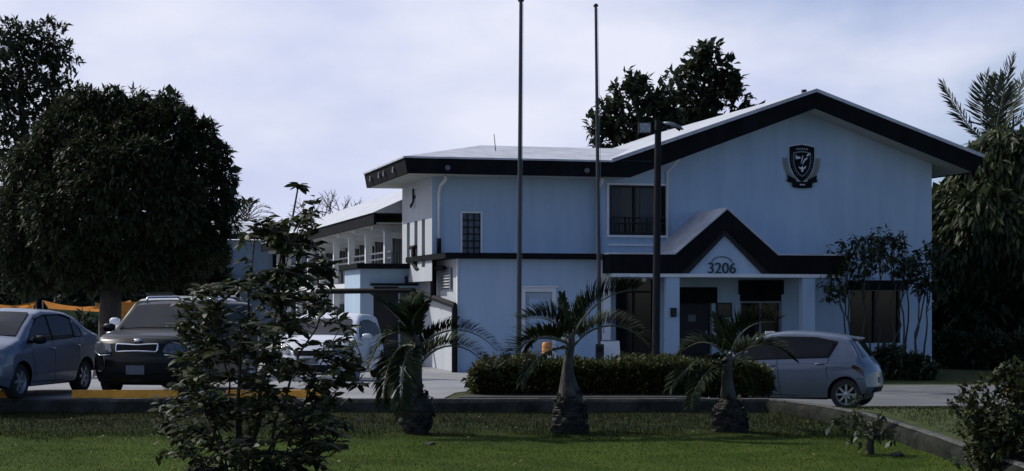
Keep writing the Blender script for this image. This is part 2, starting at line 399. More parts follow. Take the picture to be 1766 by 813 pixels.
# front retaining wall, its arm turning towards the street
def wall_along(name, m, path, zs, prof, label, k0, cw):
    mb = MB(); pts = []
    for i in range(len(path) - 1):
        k = k0 if (Vector(path[i + 1]) - Vector(path[i])).length > 10 else 7
        for j in range(k): pts.append((lerp(path[i][0], path[i + 1][0], j / k), lerp(path[i][1], path[i + 1][1], j / k), lerp(zs[i], zs[i + 1], j / k)))
    pts.append((*path[-1], zs[-1])); vs = []  # longer blades, their dark tone carries on the painted shade strip
    for i, p in enumerate(pts):
        q0 = Vector(pts[max(i - 1, 0)][:2]); q1 = Vector(pts[min(i + 1, len(pts) - 1)][:2]); d = (q1 - q0).normalized(); nrm = Vector((-d.y, d.x))
        jz = random.uniform(-.013, .013); jx = random.uniform(-.012, .012)
        for (q, z) in prof: vs.append((p[0] + nrm.x * (q + jx), p[1] + nrm.y * (q + jx), p[2] + z + (jz if z > -.5 else 0)))
    n = len(prof)
    mb.add(vs, [(i * n + k, i * n + (k + 1) % n, (i + 1) * n + (k + 1) % n, (i + 1) * n + k) for i in range(len(pts) - 1) for k in range(n)] + [tuple(range(n)), tuple((len(pts) - 1) * n + k for k in range(n))])
    wo_ = mb.build(name, m, smooth='auto'); tag(wo_, label, 'wall')
    mb = MB(); n = 4; ws = prof[len(prof) // 2][1] if False else .016; vs = []
    for i, p in enumerate(pts):
        q0 = Vector(pts[max(i - 1, 0)][:2]); q1 = Vector(pts[min(i + 1, len(pts) - 1)][:2]); d = (q1 - q0).normalized(); nrm = Vector((-d.y, d.x)); w1, w2 = cw; j1, j2 = random.uniform(-.014, .014), random.uniform(-.014, .014)
        for (q, z) in ((w1 + j1, .0), (w1 + .012 + j1, .022), (w2 - .012 + j2, .022), (w2 + j2, .0)): vs.append((p[0] + nrm.x * q, p[1] + nrm.y * q, p[2] + z))
    mb.add(vs, [(i * n + k, i * n + (k + 1) % n, (i + 1) * n + (k + 1) % n, (i + 1) * n + k) for i in range(len(pts) - 1) for k in range(n)])
    mb.build('sunlit_strip', 'sunlit_strip', wo_, smooth='auto')  # added pale strip, imitates the sunlit top of the wall
wall_along('retaining_wall', 'concrete', [(-40, 28.6), (4.22, 28.6)], [0, 0], [(-.13, -.75), (-.13, -.03), (-.10, .012), (.10, .012), (.13, -.02), (.13, -.75)], 'low straight concrete retaining wall along the back of the lawn', 60, (-.10, .12))
ang = np.linspace(0, math.pi, 9)
wall_along('kerb_wall', 'mossy', [(4.25, 28.55), (4.5, 28.1), (4.85, 27.2), (5.24, 25.5), (5.4, 23), (5.47, 20.5), (5.5, 18), (5.5, 9)], [-.0, -.0, -.015, -.04, -.08, -.12, -.15, -.25], [(-.15, -.75)] + [(-.15 * math.cos(t), -.12 + .13 * math.sin(t)) for t in ang] + [(.15, -.75)], 'rounded mossy kerb wall curving towards the street on the right', 30, (-.065, .04))

# ------------------------------------------------------------------ school building
OX, OY, UA = -2.3, 50.0, math.atan2(.251, .968)
cu_, su_ = math.cos(UA), math.sin(UA)
def L(px, py, v):
    """local (u, z) of a photo pixel on the facade plane v"""
    t = (px - 883) / F
    u = (t * (OY + cu_ * v) - OX + su_ * v) / (cu_ - su_ * t)
    Y = OY + su_ * u + cu_ * v
    return u, CH - (py - HY) / F * Y
def U(px, v): return L(px, 0, v)[0]
def Z(px, py, v): return L(px, py, v)[1]
def W_(u, v, z=0): return Vector((OX + cu_ * u - su_ * v, OY + su_ * u + cu_ * v, z))
B = thing('school_building', 'two storey pale blue school building with dark fascias, big gable and entrance porch', 'building', (OX, OY, 0), UA)
B0 = -.9
def facade(mb, u0, u1, z0, z1, v, holes, depth=.22):
    """front wall in the u-z plane with recessed openings (u0,u1,z0,z1)"""
    us = sorted({u0, u1, *[h[0] for h in holes], *[h[1] for h in holes]}); zs = sorted({z0, z1, *[h[2] for h in holes], *[h[3] for h in holes]})
    for i in range(len(us) - 1):
        for j in range(len(zs) - 1):
            uc, zc = (us[i] + us[i + 1]) / 2, (zs[j] + zs[j + 1]) / 2
            if any(h[0] < uc < h[1] and h[2] < zc < h[3] for h in holes): continue
            mb.add([(us[i], v, zs[j]), (us[i + 1], v, zs[j]), (us[i + 1], v, zs[j + 1]), (us[i], v, zs[j + 1])], [(0, 1, 2, 3)])
    for h in holes:
        a, b, c, d = h
        for q in (((a, c), (b, c)), ((b, c), (b, d)), ((b, d), (a, d)), ((a, d), (a, c))):
            (p, r), (s, t) = q
            mb.add([(p, v, r), (p, v + depth, r), (s, v + depth, t), (s, v, t)], [(0, 1, 2, 3)])
def rect(l, t, r, b, v):
    """opening from photo pixels on plane v"""
    u0, z1 = L(l, t, v); u1, _ = L(r, t, v); z0 = Z((l + r) / 2, b, v); return (u0, u1, z0, (z1 + Z(r, t, v)) / 2)
zt, zb = 5.63, 5.19
VF = -1.3
uk = U(1056, VF); ukb = U(1088, VF)
uP, zP = L(1408, 158, VF); zPb = Z(1408, 187, VF)
uE, zE = L(1697, 272, VF); uEb, zEb = L(1682, 298, VF)
sl = (zP - zt) / (uP - uk)
# upper walls
VB = -.25
uA1 = U(1034, 0)
holesA = [rect(797, 368, 829, 438, 0)]; holesA[0] = (*holesA[0][:2], 2.96, holesA[0][3])
mb = MB(); facade(mb, 0, uA1 + .3, 2.9, zb + .02, 0, holesA); mb.build('wall', 'wall', B)
mb = MB()                                                      # left side wall with three slots
slots = []
for px in (701, 716, 730):
    vv = (745 - px) / 12.7 + .05; slots.append((vv - .24, vv + .24, 2.62, Z(px, 376, 0) + .02))
SD = 4.5
vs_ = sorted({0, SD, *[s[0] for s in slots], *[s[1] for s in slots]})
for i in range(len(vs_) - 1):
    a, b = vs_[i], vs_[i + 1]; mid = (a + b) / 2; s = [q for q in slots if q[0] < mid < q[1]]
    for (c, d) in ([(2.2, 2.62), (s[0][3], zb + .02)] if s else [(2.2, zb + .02)]):
        mb.add([(0, a, c), (0, b, c), (0, b, d), (0, a, d)], [(0, 1, 2, 3)])
for (a, b, c, d) in slots:
    for (p, q) in (((a, c), (b, c)), ((b, c), (b, d)), ((b, d), (a, d)), ((a, d), (a, c))):
        mb.add([(0, p[0], p[1]), (.2, p[0], p[1]), (.2, q[0], q[1]), (0, q[0], q[1])], [(0, 1, 2, 3)])
mb.add([(0, SD, 2.2), (9, SD, 2.2), (9, SD, zb), (0, SD, zb)], [(0, 1, 2, 3)])
mb.build('wall', 'wall_white_lit', B)
for (a, b, c, d) in slots:
    f = MB().box(.12, .16, a, b, c, d).build('window', 'curtain', B); f['label'] = 'narrow slot window'
    MB().box(.08, .12, (a + b) / 2 - .02, (a + b) / 2 + .02, c, d).build('frame', 'frame', f)
# gable wall with the upper window
hw = rect(1050, 320, 1149, 406, VB)
uB0, uB1 = U(1032, VB), U(1607, VB)
he1 = rect(1062, 482, 1130, 640, VB); he1 = (he1[0], he1[1], B0, he1[3])
hd = rect(1171, 499, 1228, 640, VB); hd = (hd[0], hd[1], -.42, hd[3])
hw2 = rect(1276, 488, 1348, 590, VB)
hw3 = rect(1466, 502, 1553, 592, VB)
mb = MB(); ztop = 5.1
facade(mb, uB0, uB1, B0, ztop, VB, [hw, he1, hd, hw2, hw3])
def und(u): return interp([(uk, zb), (ukb, zb), (uP, zPb), (uEb, zEb), (uE + 1, zEb - .3)], u) + .02
mb.add([(uB0, VB, ztop), (uB1, VB, ztop), (uB1, VB, und(uB1)), (uP, VB, und(uP)), (ukb, VB, und(ukb)), (uB0, VB, und(uB0))], [(0, 1, 2, 3, 4, 5)])
mb.add([(uB0, VB, B0), (uB0, 1, B0), (uB0, 1, zb), (uB0, VB, zb)], [(0, 1, 2, 3)])
mb.add([(uB1, VB, B0), (uB1, 13, B0), (uB1, 13, und(uB1)), (uB1, VB, und(uB1))], [(0, 1, 2, 3)])
mb.build('wall', 'wall', B)
# lower storey
VL = -1.8
uL0, uL1 = U(790, VL), U(1051, VL)
hdL = rect(901, 497, 957, 640, VL); hdL = (hdL[0], hdL[1], -.38, hdL[3])
mb = MB(); facade(mb, uL0, uL1, B0, 2.81, VL, [hdL])
mb.add([(uL1, VL, B0), (uL1, VB, B0), (uL1, VB, 2.81), (uL1, VL, 2.81)], [(0, 1, 2, 3)])
mb.build('wall', 'wall', B)
mb = MB(); mb.add([(uL0, VL, B0), (uL0, 8, B0), (uL0, 8, 2.81), (uL0, VL, 2.81)], [(0, 1, 2, 3)])
mb.build('wall', 'wall_white_lit', B)
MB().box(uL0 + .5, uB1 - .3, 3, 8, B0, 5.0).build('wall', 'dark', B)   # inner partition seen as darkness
mb = MB(); mb.box(uL0 - .03, uL0 - .002, VL - .03, VL + .1, B0, 2.8); mb.build('corner_trim', 'trim', B)
# ledge between storeys
VG = VL - .32; uG0 = U(768, VG)
mb = MB(); mb.box(uG0, uL1 + .05, VG, VL + .05, 2.80, 2.96); mb.box(uG0, uL0 + .02, VL + .05, 3.6, 2.80, 2.96); mb.build('ledge', 'fascia', B, bevel=.012)
mb = MB(); mb.box(uG0 + .06, uL1, VL + .05, -.004, 2.83, 2.935); mb.box(uG0 + .06, -.004, -.004, 3.5, 2.83, 2.935); mb.build('ledge_top', 'roof', B)
# fascias
def band(line_t, line_b, v, th=.07):
    mb = MB()
    for i in range(len(line_t) - 1):
        a, b = line_t[i], line_t[i + 1]; c, d = line_b[i + 1], line_b[i]
        mb.prism([(a[0], v, a[1]), (b[0], v, b[1]), (c[0], v + .04, c[1]), (d[0], v + .04, d[1])], (0, th, 0))
    return mb
top = [(-1.05, zt), (uk, zt), (uP, zP), (uE, zE)]; bot = [(-.97, zb), (ukb, zb), (uP, zPb), (uEb, zEb)]
f_ = band(top, bot, VF); VS = 5.4
f_.prism([(-1.05, VF + .03, zt), (-1.05, VS, zt), (-.97, VS, zb), (-.97, VF + .06, zb)], (.06, 0, 0))
f_.prism([(-1.0, VS, zt), (9, VS, zt), (9, VS, zb), (-.95, VS, zb)], (0, -.06, 0))
f_.prism([(uE - .002, VF + .01, zE), (uE - .002, 13, zE), (uEb, 13, zEb), (uEb, VF + .02, zEb)], (-.06, 0, 0))
f_.build('fascia', 'fascia', B)
mb = MB()                                                     # pale drip edge on the fascia
for i in range(3):
    a, b = top[i], top[i + 1]; mb.prism([(a[0], VF - .035, a[1] - .015), (b[0], VF - .035, b[1] - .015), (b[0], VF - .035, b[1] + .035), (a[0], VF - .035, a[1] + .035)], (0, .12, 0))
mb.prism([(-1.09, VF - .03, zt - .015), (-1.09, VS, zt - .015), (-1.09, VS, zt + .035), (-1.09, VF - .03, zt + .035)], (.12, 0, 0))
mb.build('drip_edge', 'roof', B)
# soffits
mb = MB(); ln = [(-.97, zb), (ukb, zb), (uP, zPb), (uEb, zEb)]
for i in range(3):
    a, b = ln[i], ln[i + 1]; mb.prism([(a[0], VF + .05, a[1] + .012), (b[0], VF + .05, b[1] + .012), (b[0], VF + .05, b[1] + .04), (a[0], VF + .05, a[1] + .04)], (0, 1.6 if i < 2 else 14, 0))
mb.box(-.95, .05, .2, VS - .05, zb + .013, zb + .04); mb.box(.05, 9, SD - .1, VS - .05, zb + .013, zb + .04)
mb.build('soffit', 'soffit', B)
# fascia spot lamps
for v in (.4, 1.9, 2.7, 4.2):
    mb = MB(); mb.lathe([(.001, -.02), (.075, -.02), (.09, .05), (.075, .055), (.001, .03)], 14, Matrix.Translation((-1.03, v, 5.4)) @ Matrix.Rotation(R(-90), 4, 'Y'))
    mb.build('fascia_vent', 'metal', B, smooth='auto')
for px in (772, 1012):
    mb = MB(); u_ = U(px, VF); mb.lathe([(.001, -.02), (.06, -.02), (.075, .05), (.06, .055), (.001, .03)], 14, Matrix.Translation((u_, VF + .02, 5.36)) @ Matrix.Rotation(R(90), 4, 'X'))
    mb.build('fascia_vent', 'lamp_dark', B, smooth='auto')
# roofs
VR = 2.9; ra = L(828, 251, VR); rb = L(1112, 255, VR); zr = ra[1]
mb = MB(); e0, e1 = VF - .02, VS + .02
mb.add([(-1.07, e0, zt + .03), (uk + 1.2, e0, zt + .03), (uk + 1.2, e1, zt + .03), (-1.07, e1, zt + .03), (ra[0], VR, zr), (uk + 3.2, VR, zr)],
       [(0, 1, 5, 4), (0, 4, 3), (1, 2, 5), (2, 3, 4, 5)])
mb.build('hip_roof', 'roof', B)
mb = MB(); a = (uk - .02, zt + .036); p = (uP, zP + .036); e = (uE + .03, zE + .03); VRB = 13.2
for q, r_ in ((a, p), (p, e)):
    mb.prism([(q[0], e0 - .01, q[1]), (r_[0], e0 - .01, r_[1]), (r_[0], e0 - .01, r_[1] + .05), (q[0], e0 - .01, q[1] + .05)], (0, VRB + 1.3, 0))
mb.build('gable_roof', 'roof', B)
mb = MB(); u_, z_ = L(1394, 160, VF); mb.bar((u_, VF + .3, z_ - .02), (u_, VF + .3, z_ + .12), .12); mb.build('ridge_cap', 'frame', B)
# downpipes
mb = MB(); u_ = U(757, -.07); mb.tube([(U(768, -.5), -.55, zb - .01), (U(768, -.5), -.5, zb - .13), (u_ + .03, -.12, zb - .25), (u_, -.07, zb - .5), (u_, -.07, 3.35)], .045); mb.build('downpipe', 'trim', B, smooth=True)
mb = MB(); mb.tube([(u_, -.08, 3.42), (u_, -.08, 2.94)], .065); mb.build('downpipe', 'pipe', B, smooth=True)
mb = MB(); u_ = U(1031, -.33); mb.tube([(u_, -.8, zb - .01), (u_, -.7, zb - .12), (u_, -.35, zb - .3), (u_, -.33, zb - .6), (u_, -.33, 2.97)], .05); mb.build('downpipe', 'trim', B, smooth=True)
mb = MB(); u_ = U(1151, VB - .07); mb.tube([(u_ + .14, -.9, und(u_ + .1) - .03), (u_ + .1, -.6, und(u_) - .12), (u_, VB - .07, und(u_) - .32), (u_, VB - .07, 3.0)], .045); mb.build('downpipe', 'trim', B, smooth=True)
# hooked bracket on the side wall
mb = MB(); vv = 2.45; mb.tube([(-.06, vv, 5.0), (-.06, vv, 4.62), (-.1, vv + .05, 4.5), (-.1, vv + .2, 4.46), (-.08, vv + .25, 4.55)], .035, 6); mb.box(-.05, 0, vv - .05, vv + .05, 4.7, 4.8); mb.build('wall_bracket', 'frame', B, smooth=True)
# block-screen window
a, b, c, d = holesA[0]
wn = MB().box(a, b, .1, .16, c, d).build('window', 'blockglass', B); wn['label'] = 'tall narrow patterned block window'
mb = MB(); nx, nz = 3, 6
for i in range(nx + 1): mb.box(a + (b - a) * i / nx - .018, a + (b - a) * i / nx + .018, .06, .1, c, d)
for j in range(nz + 1): mb.box(a + .02, b - .02, .055, .098, c + (d - c) * j / nz - .018, c + (d - c) * j / nz + .018)
mb.build('block_grid', 'frame', wn)
mb = MB(); mb.box(a - .05, b + .05, -.03, -.003, d, d + .05); mb.box(a - .05, a, -.03, -.003, c, d); mb.box(b, b + .05, -.03, -.003, c, d); mb.build('frame', 'trim', wn)
# big upper window with guard rail
a, b, c, d = hw
wn = MB().box(a, b, VB + .14, VB + .17, c, d).build('window', 'glass', B); wn['label'] = 'wide dark upper window behind a guard rail'
mb = MB(); t = .06
for (x0, x1) in ((a, a + t), (b - t, b), ((a + b) / 2 - .1, (a + b) / 2 - .1 + t)): mb.box(x0, x1, VB + .06, VB + .14, c, d)
mb.box(a + t, b - t, VB + .065, VB + .138, d - t, d); mb.box(a + t, b - t, VB + .065, VB + .138, c, c + t); mb.build('frame', 'frame', wn)
mb = MB(); cm = (a + b) / 2
for (x0, x1) in ((a + .12, a + .42), (cm + .1, b - .15)):
    n = 24; pts = [(x0 + (x1 - x0) * i / n, VB + .125 + .012 * math.sin(i * 1.9), 0) for i in range(n + 1)]
    mb.add([(p[0], p[1], z) for z in (c + .08, d - .08) for p in pts], [(i, i + 1, i + n + 2, i + n + 1) for i in range(n)])
mb.build('curtain', 'curtain', wn, smooth=True)
mb = MB(); hr = .52; y_ = VB - .05
for z in (c + .06, c + .36, c + hr): mb.bar((a + .02, y_, z), (b - .02, y_, z), .035)
for i in range(15):
    x = a + .06 + (b - a - .12) * i / 14; mb.bar((x, y_, c + .06), (x, y_, c + .36), .022)
for i in range(4):
    x = a + .04 + (b - a - .08) * i / 3; mb.bar((x, y_, c + .02), (x, y_, c + hr), .04)
mb.build('guard_rail', 'frame', wn)
mb = MB(); mb.box(a - .07, b + .07, VB - .09, VB - .003, c - .07, c - .002); mb.box(a - .07, a, VB - .04, VB - .003, c, d + .06); mb.box(b, b + .07, VB - .04, VB - .003, c, d + .06); mb.box(a, b, VB - .04, VB - .003, d, d + .06)
mb.build('sill', 'trim', wn)
MB().box(a - .02, b + .02, VB - .05, VB - .003, c - .32, c - .26).build('sill_band', 'trim', B)
# louvre vent on lower side wall
mb = MB(); va, vb_ = -1.05, .15; za, zb_ = Z(770, 500, 0) + .02, Z(770, 464, 0)
lv = MB().box(uL0 - .03, uL0 - .003, va, vb_, za, zb_).build('louvre_vent', 'dark', B)
for i in range(7):
    z = za + (zb_ - za) * (i + .3) / 7; mb.prism([(uL0 - .03, va + .03, z + .06), (uL0 - .03, vb_ - .03, z + .06), (uL0 - .09, vb_ - .03, z), (uL0 - .09, va + .03, z)], (0, 0, .012))
mb.box(uL0 - .08, uL0 - .031, va - .05, va, za - .04, zb_ + .04); mb.box(uL0 - .08, uL0 - .031, vb_, vb_ + .05, za - .04, zb_ + .04); mb.build('slat', 'louvre', lv)
# lower door
a, b, c, d = hdL
dr = MB().box(a + .09, b - .09, VL + .05, VL + .1, c, d - .12).build('door', 'door_grey', B, bevel=.008); dr['label'] = 'pale grey-blue service door'
mb = MB(); mb.box(a - .03, a + .08, VL - .02, VL + .12, c, d); mb.box(b - .08, b + .03, VL - .02, VL + .12, c, d); mb.box(a + .08, b - .08, VL - .018, VL + .118, d - .11, d + .002); mb.box(a - .1, b + .1, VL - .06, VL - .001, d + .01, d + .06); mb.build('frame', 'trim', dr)
mb = MB(); mb.box(a + .2, b - .2, VL + .035, VL + .049, c + 1.1, d - .3); mb.build('door_panel', 'wall', dr, bevel=.004)
MB().tube([(b - .2, VL + .05, .58), (b - .2, VL - .01, .58), (b - .3, VL - .01, .58)], .014, 8).build('handle', 'metal', dr)
# ------------ porch
VPp = -2.6; VTm = VPp + .16
pt = [L(1052, 442, VPp), L(1165, 440, VPp), L(1254, 363, VPp), L(1341, 442, VPp), L(1470, 443, VPp)]
pb = [L(1052, 471, VPp), L(1176, 470, VPp), L(1253, 396, VPp), L(1331, 470, VPp), L(1456, 470, VPp)]
zf, zfb = 2.93, pb[0][1]
pt = [(q[0], zf if i != 2 else q[1]) for i, q in enumerate(pt)]; pb = [(q[0], zfb if i != 2 else q[1]) for i, q in enumerate(pb)]
PR = thing('porch', None, None, (0, 0, 0)); del PR; bpy.data.objects.remove(bpy.data.objects['porch'])
mb = band(pt, pb, VPp, .09)
mb.prism([(pt[0][0] - .001, VPp + .1, zf), (pt[0][0] - .001, VL + .3, zf), (pb[0][0], VL + .3, zfb), (pb[0][0], VPp + .12, zfb)], (.06, 0, 0))
mb.prism([(pt[4][0], VPp + .01, zf), (pt[4][0], VB - .003, zf), (pb[4][0], VB - .003, zfb), (pb[4][0], VPp + .03, zfb)], (-.06, 0, 0))
mb.build('porch_fascia', 'fascia', B)
mb = MB()                                                     # recessed second fascia moulding in the little gable
q = [(pb[1][0] + .0, zfb + .0), (pb[2][0], pb[2][1]), (pb[3][0], zfb + .0)]; o2 = .16
mb2 = [(q[0][0] + .25, zfb), (q[1][0], q[1][1] - o2), (q[2][0] - .25, zfb)]
for i in range(2): mb.prism([(q[i][0], VPp + .1, q[i][1]), (q[i + 1][0], VPp + .1, q[i + 1][1]), (mb2[i + 1][0], VPp + .1, mb2[i + 1][1]), (mb2[i][0], VPp + .1, mb2[i][1])], (0, .06, 0))
mb.build('gable_moulding', 'frame', B)
mb = MB(); mb.prism([(mb2[0][0] - .1, VTm + .02, zfb - .01), (mb2[2][0] + .1, VTm + .02, zfb - .01), (mb2[1][0], VTm + .02, mb2[1][1] + .06)], (0, .12, 0)); mb.build('porch_gable_wall', 'wall', B)
mb = MB(); mb.box(pb[0][0] + .08, pb[4][0] - .08, VPp + .06, VPp + .26, zfb - .11, zfb - .012); mb.build('porch_beam', 'trim', B)
mb = MB(); mb.box(pb[0][0] + .08, pb[4][0] - .08, VPp + .27, VB - .004, zfb - .06, zfb - .02); mb.build('porch_ceiling', 'soffit', B)
mb = MB(); zg = pt[2][1] + .03; ri = pt[2][0]
for (aa, s) in ((pt[1], -1), (pt[3], 1)):
    mb.prism([(aa[0], VPp - .03, zf + .02), (ri, VPp - .03, zg), (ri, VPp - .03, zg + .05), (aa[0], VPp - .03, zf + .07)], (0, VB - VPp + .02, 0))
mb.box(pt[0][0] - .02, pt[1][0] - .01, VPp - .03, VB - .004, zf + .005, zf + .05); mb.box(pt[3][0] + .01, pt[4][0] + .02, VPp - .03, VB - .004, zf + .005, zf + .05)
mb.build('porch_roof', 'roof', B)
for (l, r_) in ((1145, 1168),):
    MB().box(U(l, VPp + .3), U(r_, VPp + .3), VPp + .1, VPp + .3, B0, zfb - .115).build('column', 'wall', B, bevel=.01)
MB().box(U(1380, VPp + .3), U(1401, VPp + .3), VPp + .1, VPp + .4, B0, zfb - .115).build('column', 'wall', B, bevel=.01)
MB().box(U(1039, VL - .2), uL1 + .004, VL - .12, VL - .003, B0, 2.79).build('column', 'trim', B, bevel=.01)
# ball lamp under the porch
u_, z_ = L(1111, 482, VPp + .6); mb = MB(); mb.tube([(u_, VPp + .6, zfb - .06), (u_, VPp + .6, z_ + .06)], .015); mb.lathe([(.001, -.08), (.05, -.065), (.08, 0), (.05, .065), (.001, .08)], 14, Matrix.Translation((u_, VPp + .6, z_)))
mb.build('globe_lamp', 'trim', B, smooth=True)
# open dark entrance: glass doors deep inside
a, b, c, d = he1
dr = MB().box(a + .02, b - .02, VB + .17, VB + .21, c, d).build('door', 'glass', B); dr['label'] = 'dark glazed entrance doors'
mb = MB()
for x in (a + .03, (a + b) / 2, b - .03): mb.box(x - .03, x + .03, VB + .12, VB + .17, c, d)
mb.box(a, b, VB + .125, VB + .168, d - .4, d - .34); mb.build('frame', 'frame', dr)
# second door with a notice on it
a, b, c, d = hd
dr = MB().box(a + .02, b - .02, VB + .14, VB + .2, c, d - .42).build('door', 'frame', B, bevel=.006); dr['label'] = 'black door with a small paper notice'
MB().box(a, b, VB + .1, VB + .2, d - .42, d).build('door_head', 'frame', dr)
u_, z_ = L(1193, 549, VB + .14); MB().box(u_ - .12, u_ + .12, VB + .125, VB + .137, z_ - .1, z_ + .1).build('paper_notice', 'plate', dr)
MB().box(b - .16, b - .12, VB + .1, VB + .138, .4, .75).build('handle', 'metal', dr)
MB().box(a - .05, b + .15, VB - .05, VB - .003, d - .42, d + .06).build('door_hood', 'fascia', B)
# porch window
a, b, c, d = hw2
wn = MB().box(a, b, VB + .12, VB + .16, c, d).build('window', 'glass', B); wn['label'] = 'porch window with sliding panes'
mb = MB(); zc = d - .55; t = .06
for x in (a + t / 2, b - t / 2, (a + b) / 2): mb.box(x - t / 2, x + t / 2, VB + .05, VB + .12, c, zc)
mb.box(a + t, b - t, VB + .052, VB + .118, zc - t, zc); mb.box(a + t, b - t, VB + .052, VB + .118, c, c + t); mb.build('frame', 'metal', wn)
MB().box(a, b, VB + .03, VB + .1, zc + .002, d).build('shutter_box', 'fascia', wn)
MB().box(a - .05, b + .05, VB - .06, VB - .003, zc + .2, d + .08).build('window_hood', 'fascia', B)
# window behind the flowering shrub
a, b, c, d = hw3
wn = MB().box(a, b, VB + .12, VB + .16, c, d).build('window', 'glass', B); wn['label'] = 'dark ground floor window behind shrub'
mb = MB()
for x in (a + .03, (a + b) / 2, b - .03): mb.box(x - .03, x + .03, VB + .05, VB + .12, c, d)
mb.build('frame', 'frame', wn)
MB().box(a - .1, b + .1, VB - .35, VB - .003, d + .02, d + .32).build('window_hood', 'fascia', B)
# notice boards on the porch wall
u_, z_ = L(1248, 535, VB); nb = MB().box(u_ - .25, u_ + .25, VB - .05, VB - .003, z_ - .22, z_ + .22).build('notice_board', 'frame', B); MB().box(u_ - .21, u_ + .21, VB - .06, VB - .051, z_ - .18, z_ + .18).build('pane', 'glass', nb)
u_, z_ = L(1161, 539, VPp + .1); MB().box(u_ - .09, u_ + .07, VPp + .0, VPp + .098, z_ - .13, z_ + .13).build('switch_box', 'frame', B, bevel=.008)
# number over the porch
u_, z_ = L(1245, 463.5, VTm); me = text_mesh('3206', .44, .02); me.transform(Matrix.Rotation(R(90), 4, 'X'))
ho = link('house_number', me, 'letter'); ho.parent = B; ho.location = (u_, VTm - .0, z_); ho.scale = (1, 1, 1)
bpy.context.view_layer.update(); mw = ho.matrix_world.copy(); ho.parent = None; ho.matrix_world = mw
tag(ho, 'black numerals 3206 on the small porch gable', 'house number')
mb = MB(); mb.tube([(u_ + .32 * math.cos(q), VTm, z_ + .14 + .2 * math.sin(q)) for q in np.linspace(.25, math.pi - .25, 15)], .012, 5); mb.build('number_arc', 'frame', B)
# ------------ emblem on the gable
ue, ze = L(1382, 282, VB)
E = thing('school_emblem', 'black shield emblem with laurel and ribbon on the gable wall', 'emblem', W_(ue, VB - .004, ze), UA)
def shield(s):
    h = [(-.40, .46), (-.2, .50), (0, .525), (.2, .50), (.40, .46), (.40, .1), (.36, -.12), (.25, -.33), (.12, -.46), (0, -.54), (-.12, -.46), (-.25, -.33), (-.36, -.12), (-.40, .1)]
    return [(x * s, z * s) for x, z in h]
def plate_(pts, y0, th): return MB().prism([(x, -y0, z) for x, z in pts], (0, -th, 0))
SS = 1.06
plate_(shield(SS * 1.07), .002, .02).build('shield_border', 'emblem_white', E)
plate_([(x, z) for x, z in shield(SS)], .025, .02).build('shield', 'emblem_black', E)
plate_([(x, z - .02) for x, z in shield(SS * .70)], .047, .006).build('inner_border', 'emblem_grey', E)
plate_([(x, z - .02) for x, z in shield(SS * .63)], .055, .006).build('inner_shield', 'emblem_black', E)
mb = MB(); K = 1 / 370 * .80                                    # pale figures on the inner shield
fig = [[(316, 268), (340, 292), (388, 295), (392, 318), (350, 330), (318, 328)], [(485, 280), (505, 255), (543, 240), (545, 258), (520, 280), (495, 293)],
       [(450, 330), (475, 310), (506, 308), (490, 335), (465, 350), (440, 385), (425, 415), (425, 375)], [(405, 345), (420, 285), (436, 275), (430, 310), (412, 365), (395, 400)],
       [(357, 428), (375, 440), (400, 445), (418, 425), (440, 447), (470, 425), (482, 425), (468, 462), (437, 470), (437, 500), (418, 510), (402, 498), (402, 470), (375, 460)]]
for g in fig: mb.prism([((x - 420) * K, -.062, (385 - y) * K) for x, y in g], (0, -.008, 0))
mb.build('shield_figure', 'emblem_white', E)
me = text_mesh('S A I P A N', .085, .004); me.transform(Matrix.Rotation(R(90), 4, 'X')); link('lettering', me, 'emblem_white', E, loc=(0, -.05, .425))
mb = MB()                                                        # row of tiny worn characters down both sides
for s in (-1, 1):
    for (x, z) in ((.345, .24), (.348, .16), (.345, .08), (.335, 0), (.32, -.08), (.295, -.16), (.255, -.24), (.21, -.32), (.155, -.385)):
        mb.box(s * x - .011, s * x + .011, -.05, -.046, z - .014, z + .014)
mb.build('marginal_marks', 'emblem_grey', E)
for s in (-1, 1):
    v_, f_ = [], []
    mb = MB(); pts = [(s * (.16 + .40 * math.sin(t)), -.012, -.55 + .52 * (1 - math.cos(t * 1.05)) * 1.1) for t in np.linspace(.1, 1.55, 10)]
    mb.tube(pts, .012, 5)
    for i, p in enumerate(pts[1:]):
        for q in (-1, 1):
            c_ = Vector(p); d_ = Vector((s * (.2 + q * .6), 0, .8 + .1 * q)).normalized() * .15; nn = Vector((-d_.z, 0, d_.x)).normalized() * .035
            mb.prism([c_, c_ + d_ * .5 + nn, c_ + d_, c_ + d_ * .5 - nn], (0, -.015, 0))
    mb.build('laurel', 'laurel', E)
rb_ = MB(); rb_.prism([(-.34, -.06, -.56), (.34, -.06, -.56), (.34, -.06, -.73), (0.1, -.06, -.755), (-.1, -.06, -.755), (-.34, -.06, -.73)], (0, -.012, 0))
for s in (-1, 1): rb_.prism([(s * .20, -.045, -.50), (s * .38, -.045, -.42), (s * .52, -.045, -.36), (s * .49, -.045, -.46), (s * .54, -.045, -.55), (s * .36, -.045, -.60), (s * .2, -.045, -.64)], (0, -.012, 0))
rb_.build('ribbon', 'emblem_black', E)
mb = MB()
for i in range(4): mb.box(-.085 + i * .046, -.055 + i * .046, -.076, -.073, -.67, -.63)
mb.build('ribbon_marks', 'emblem_white', E)
E.scale = (.95, 1, 1.0)
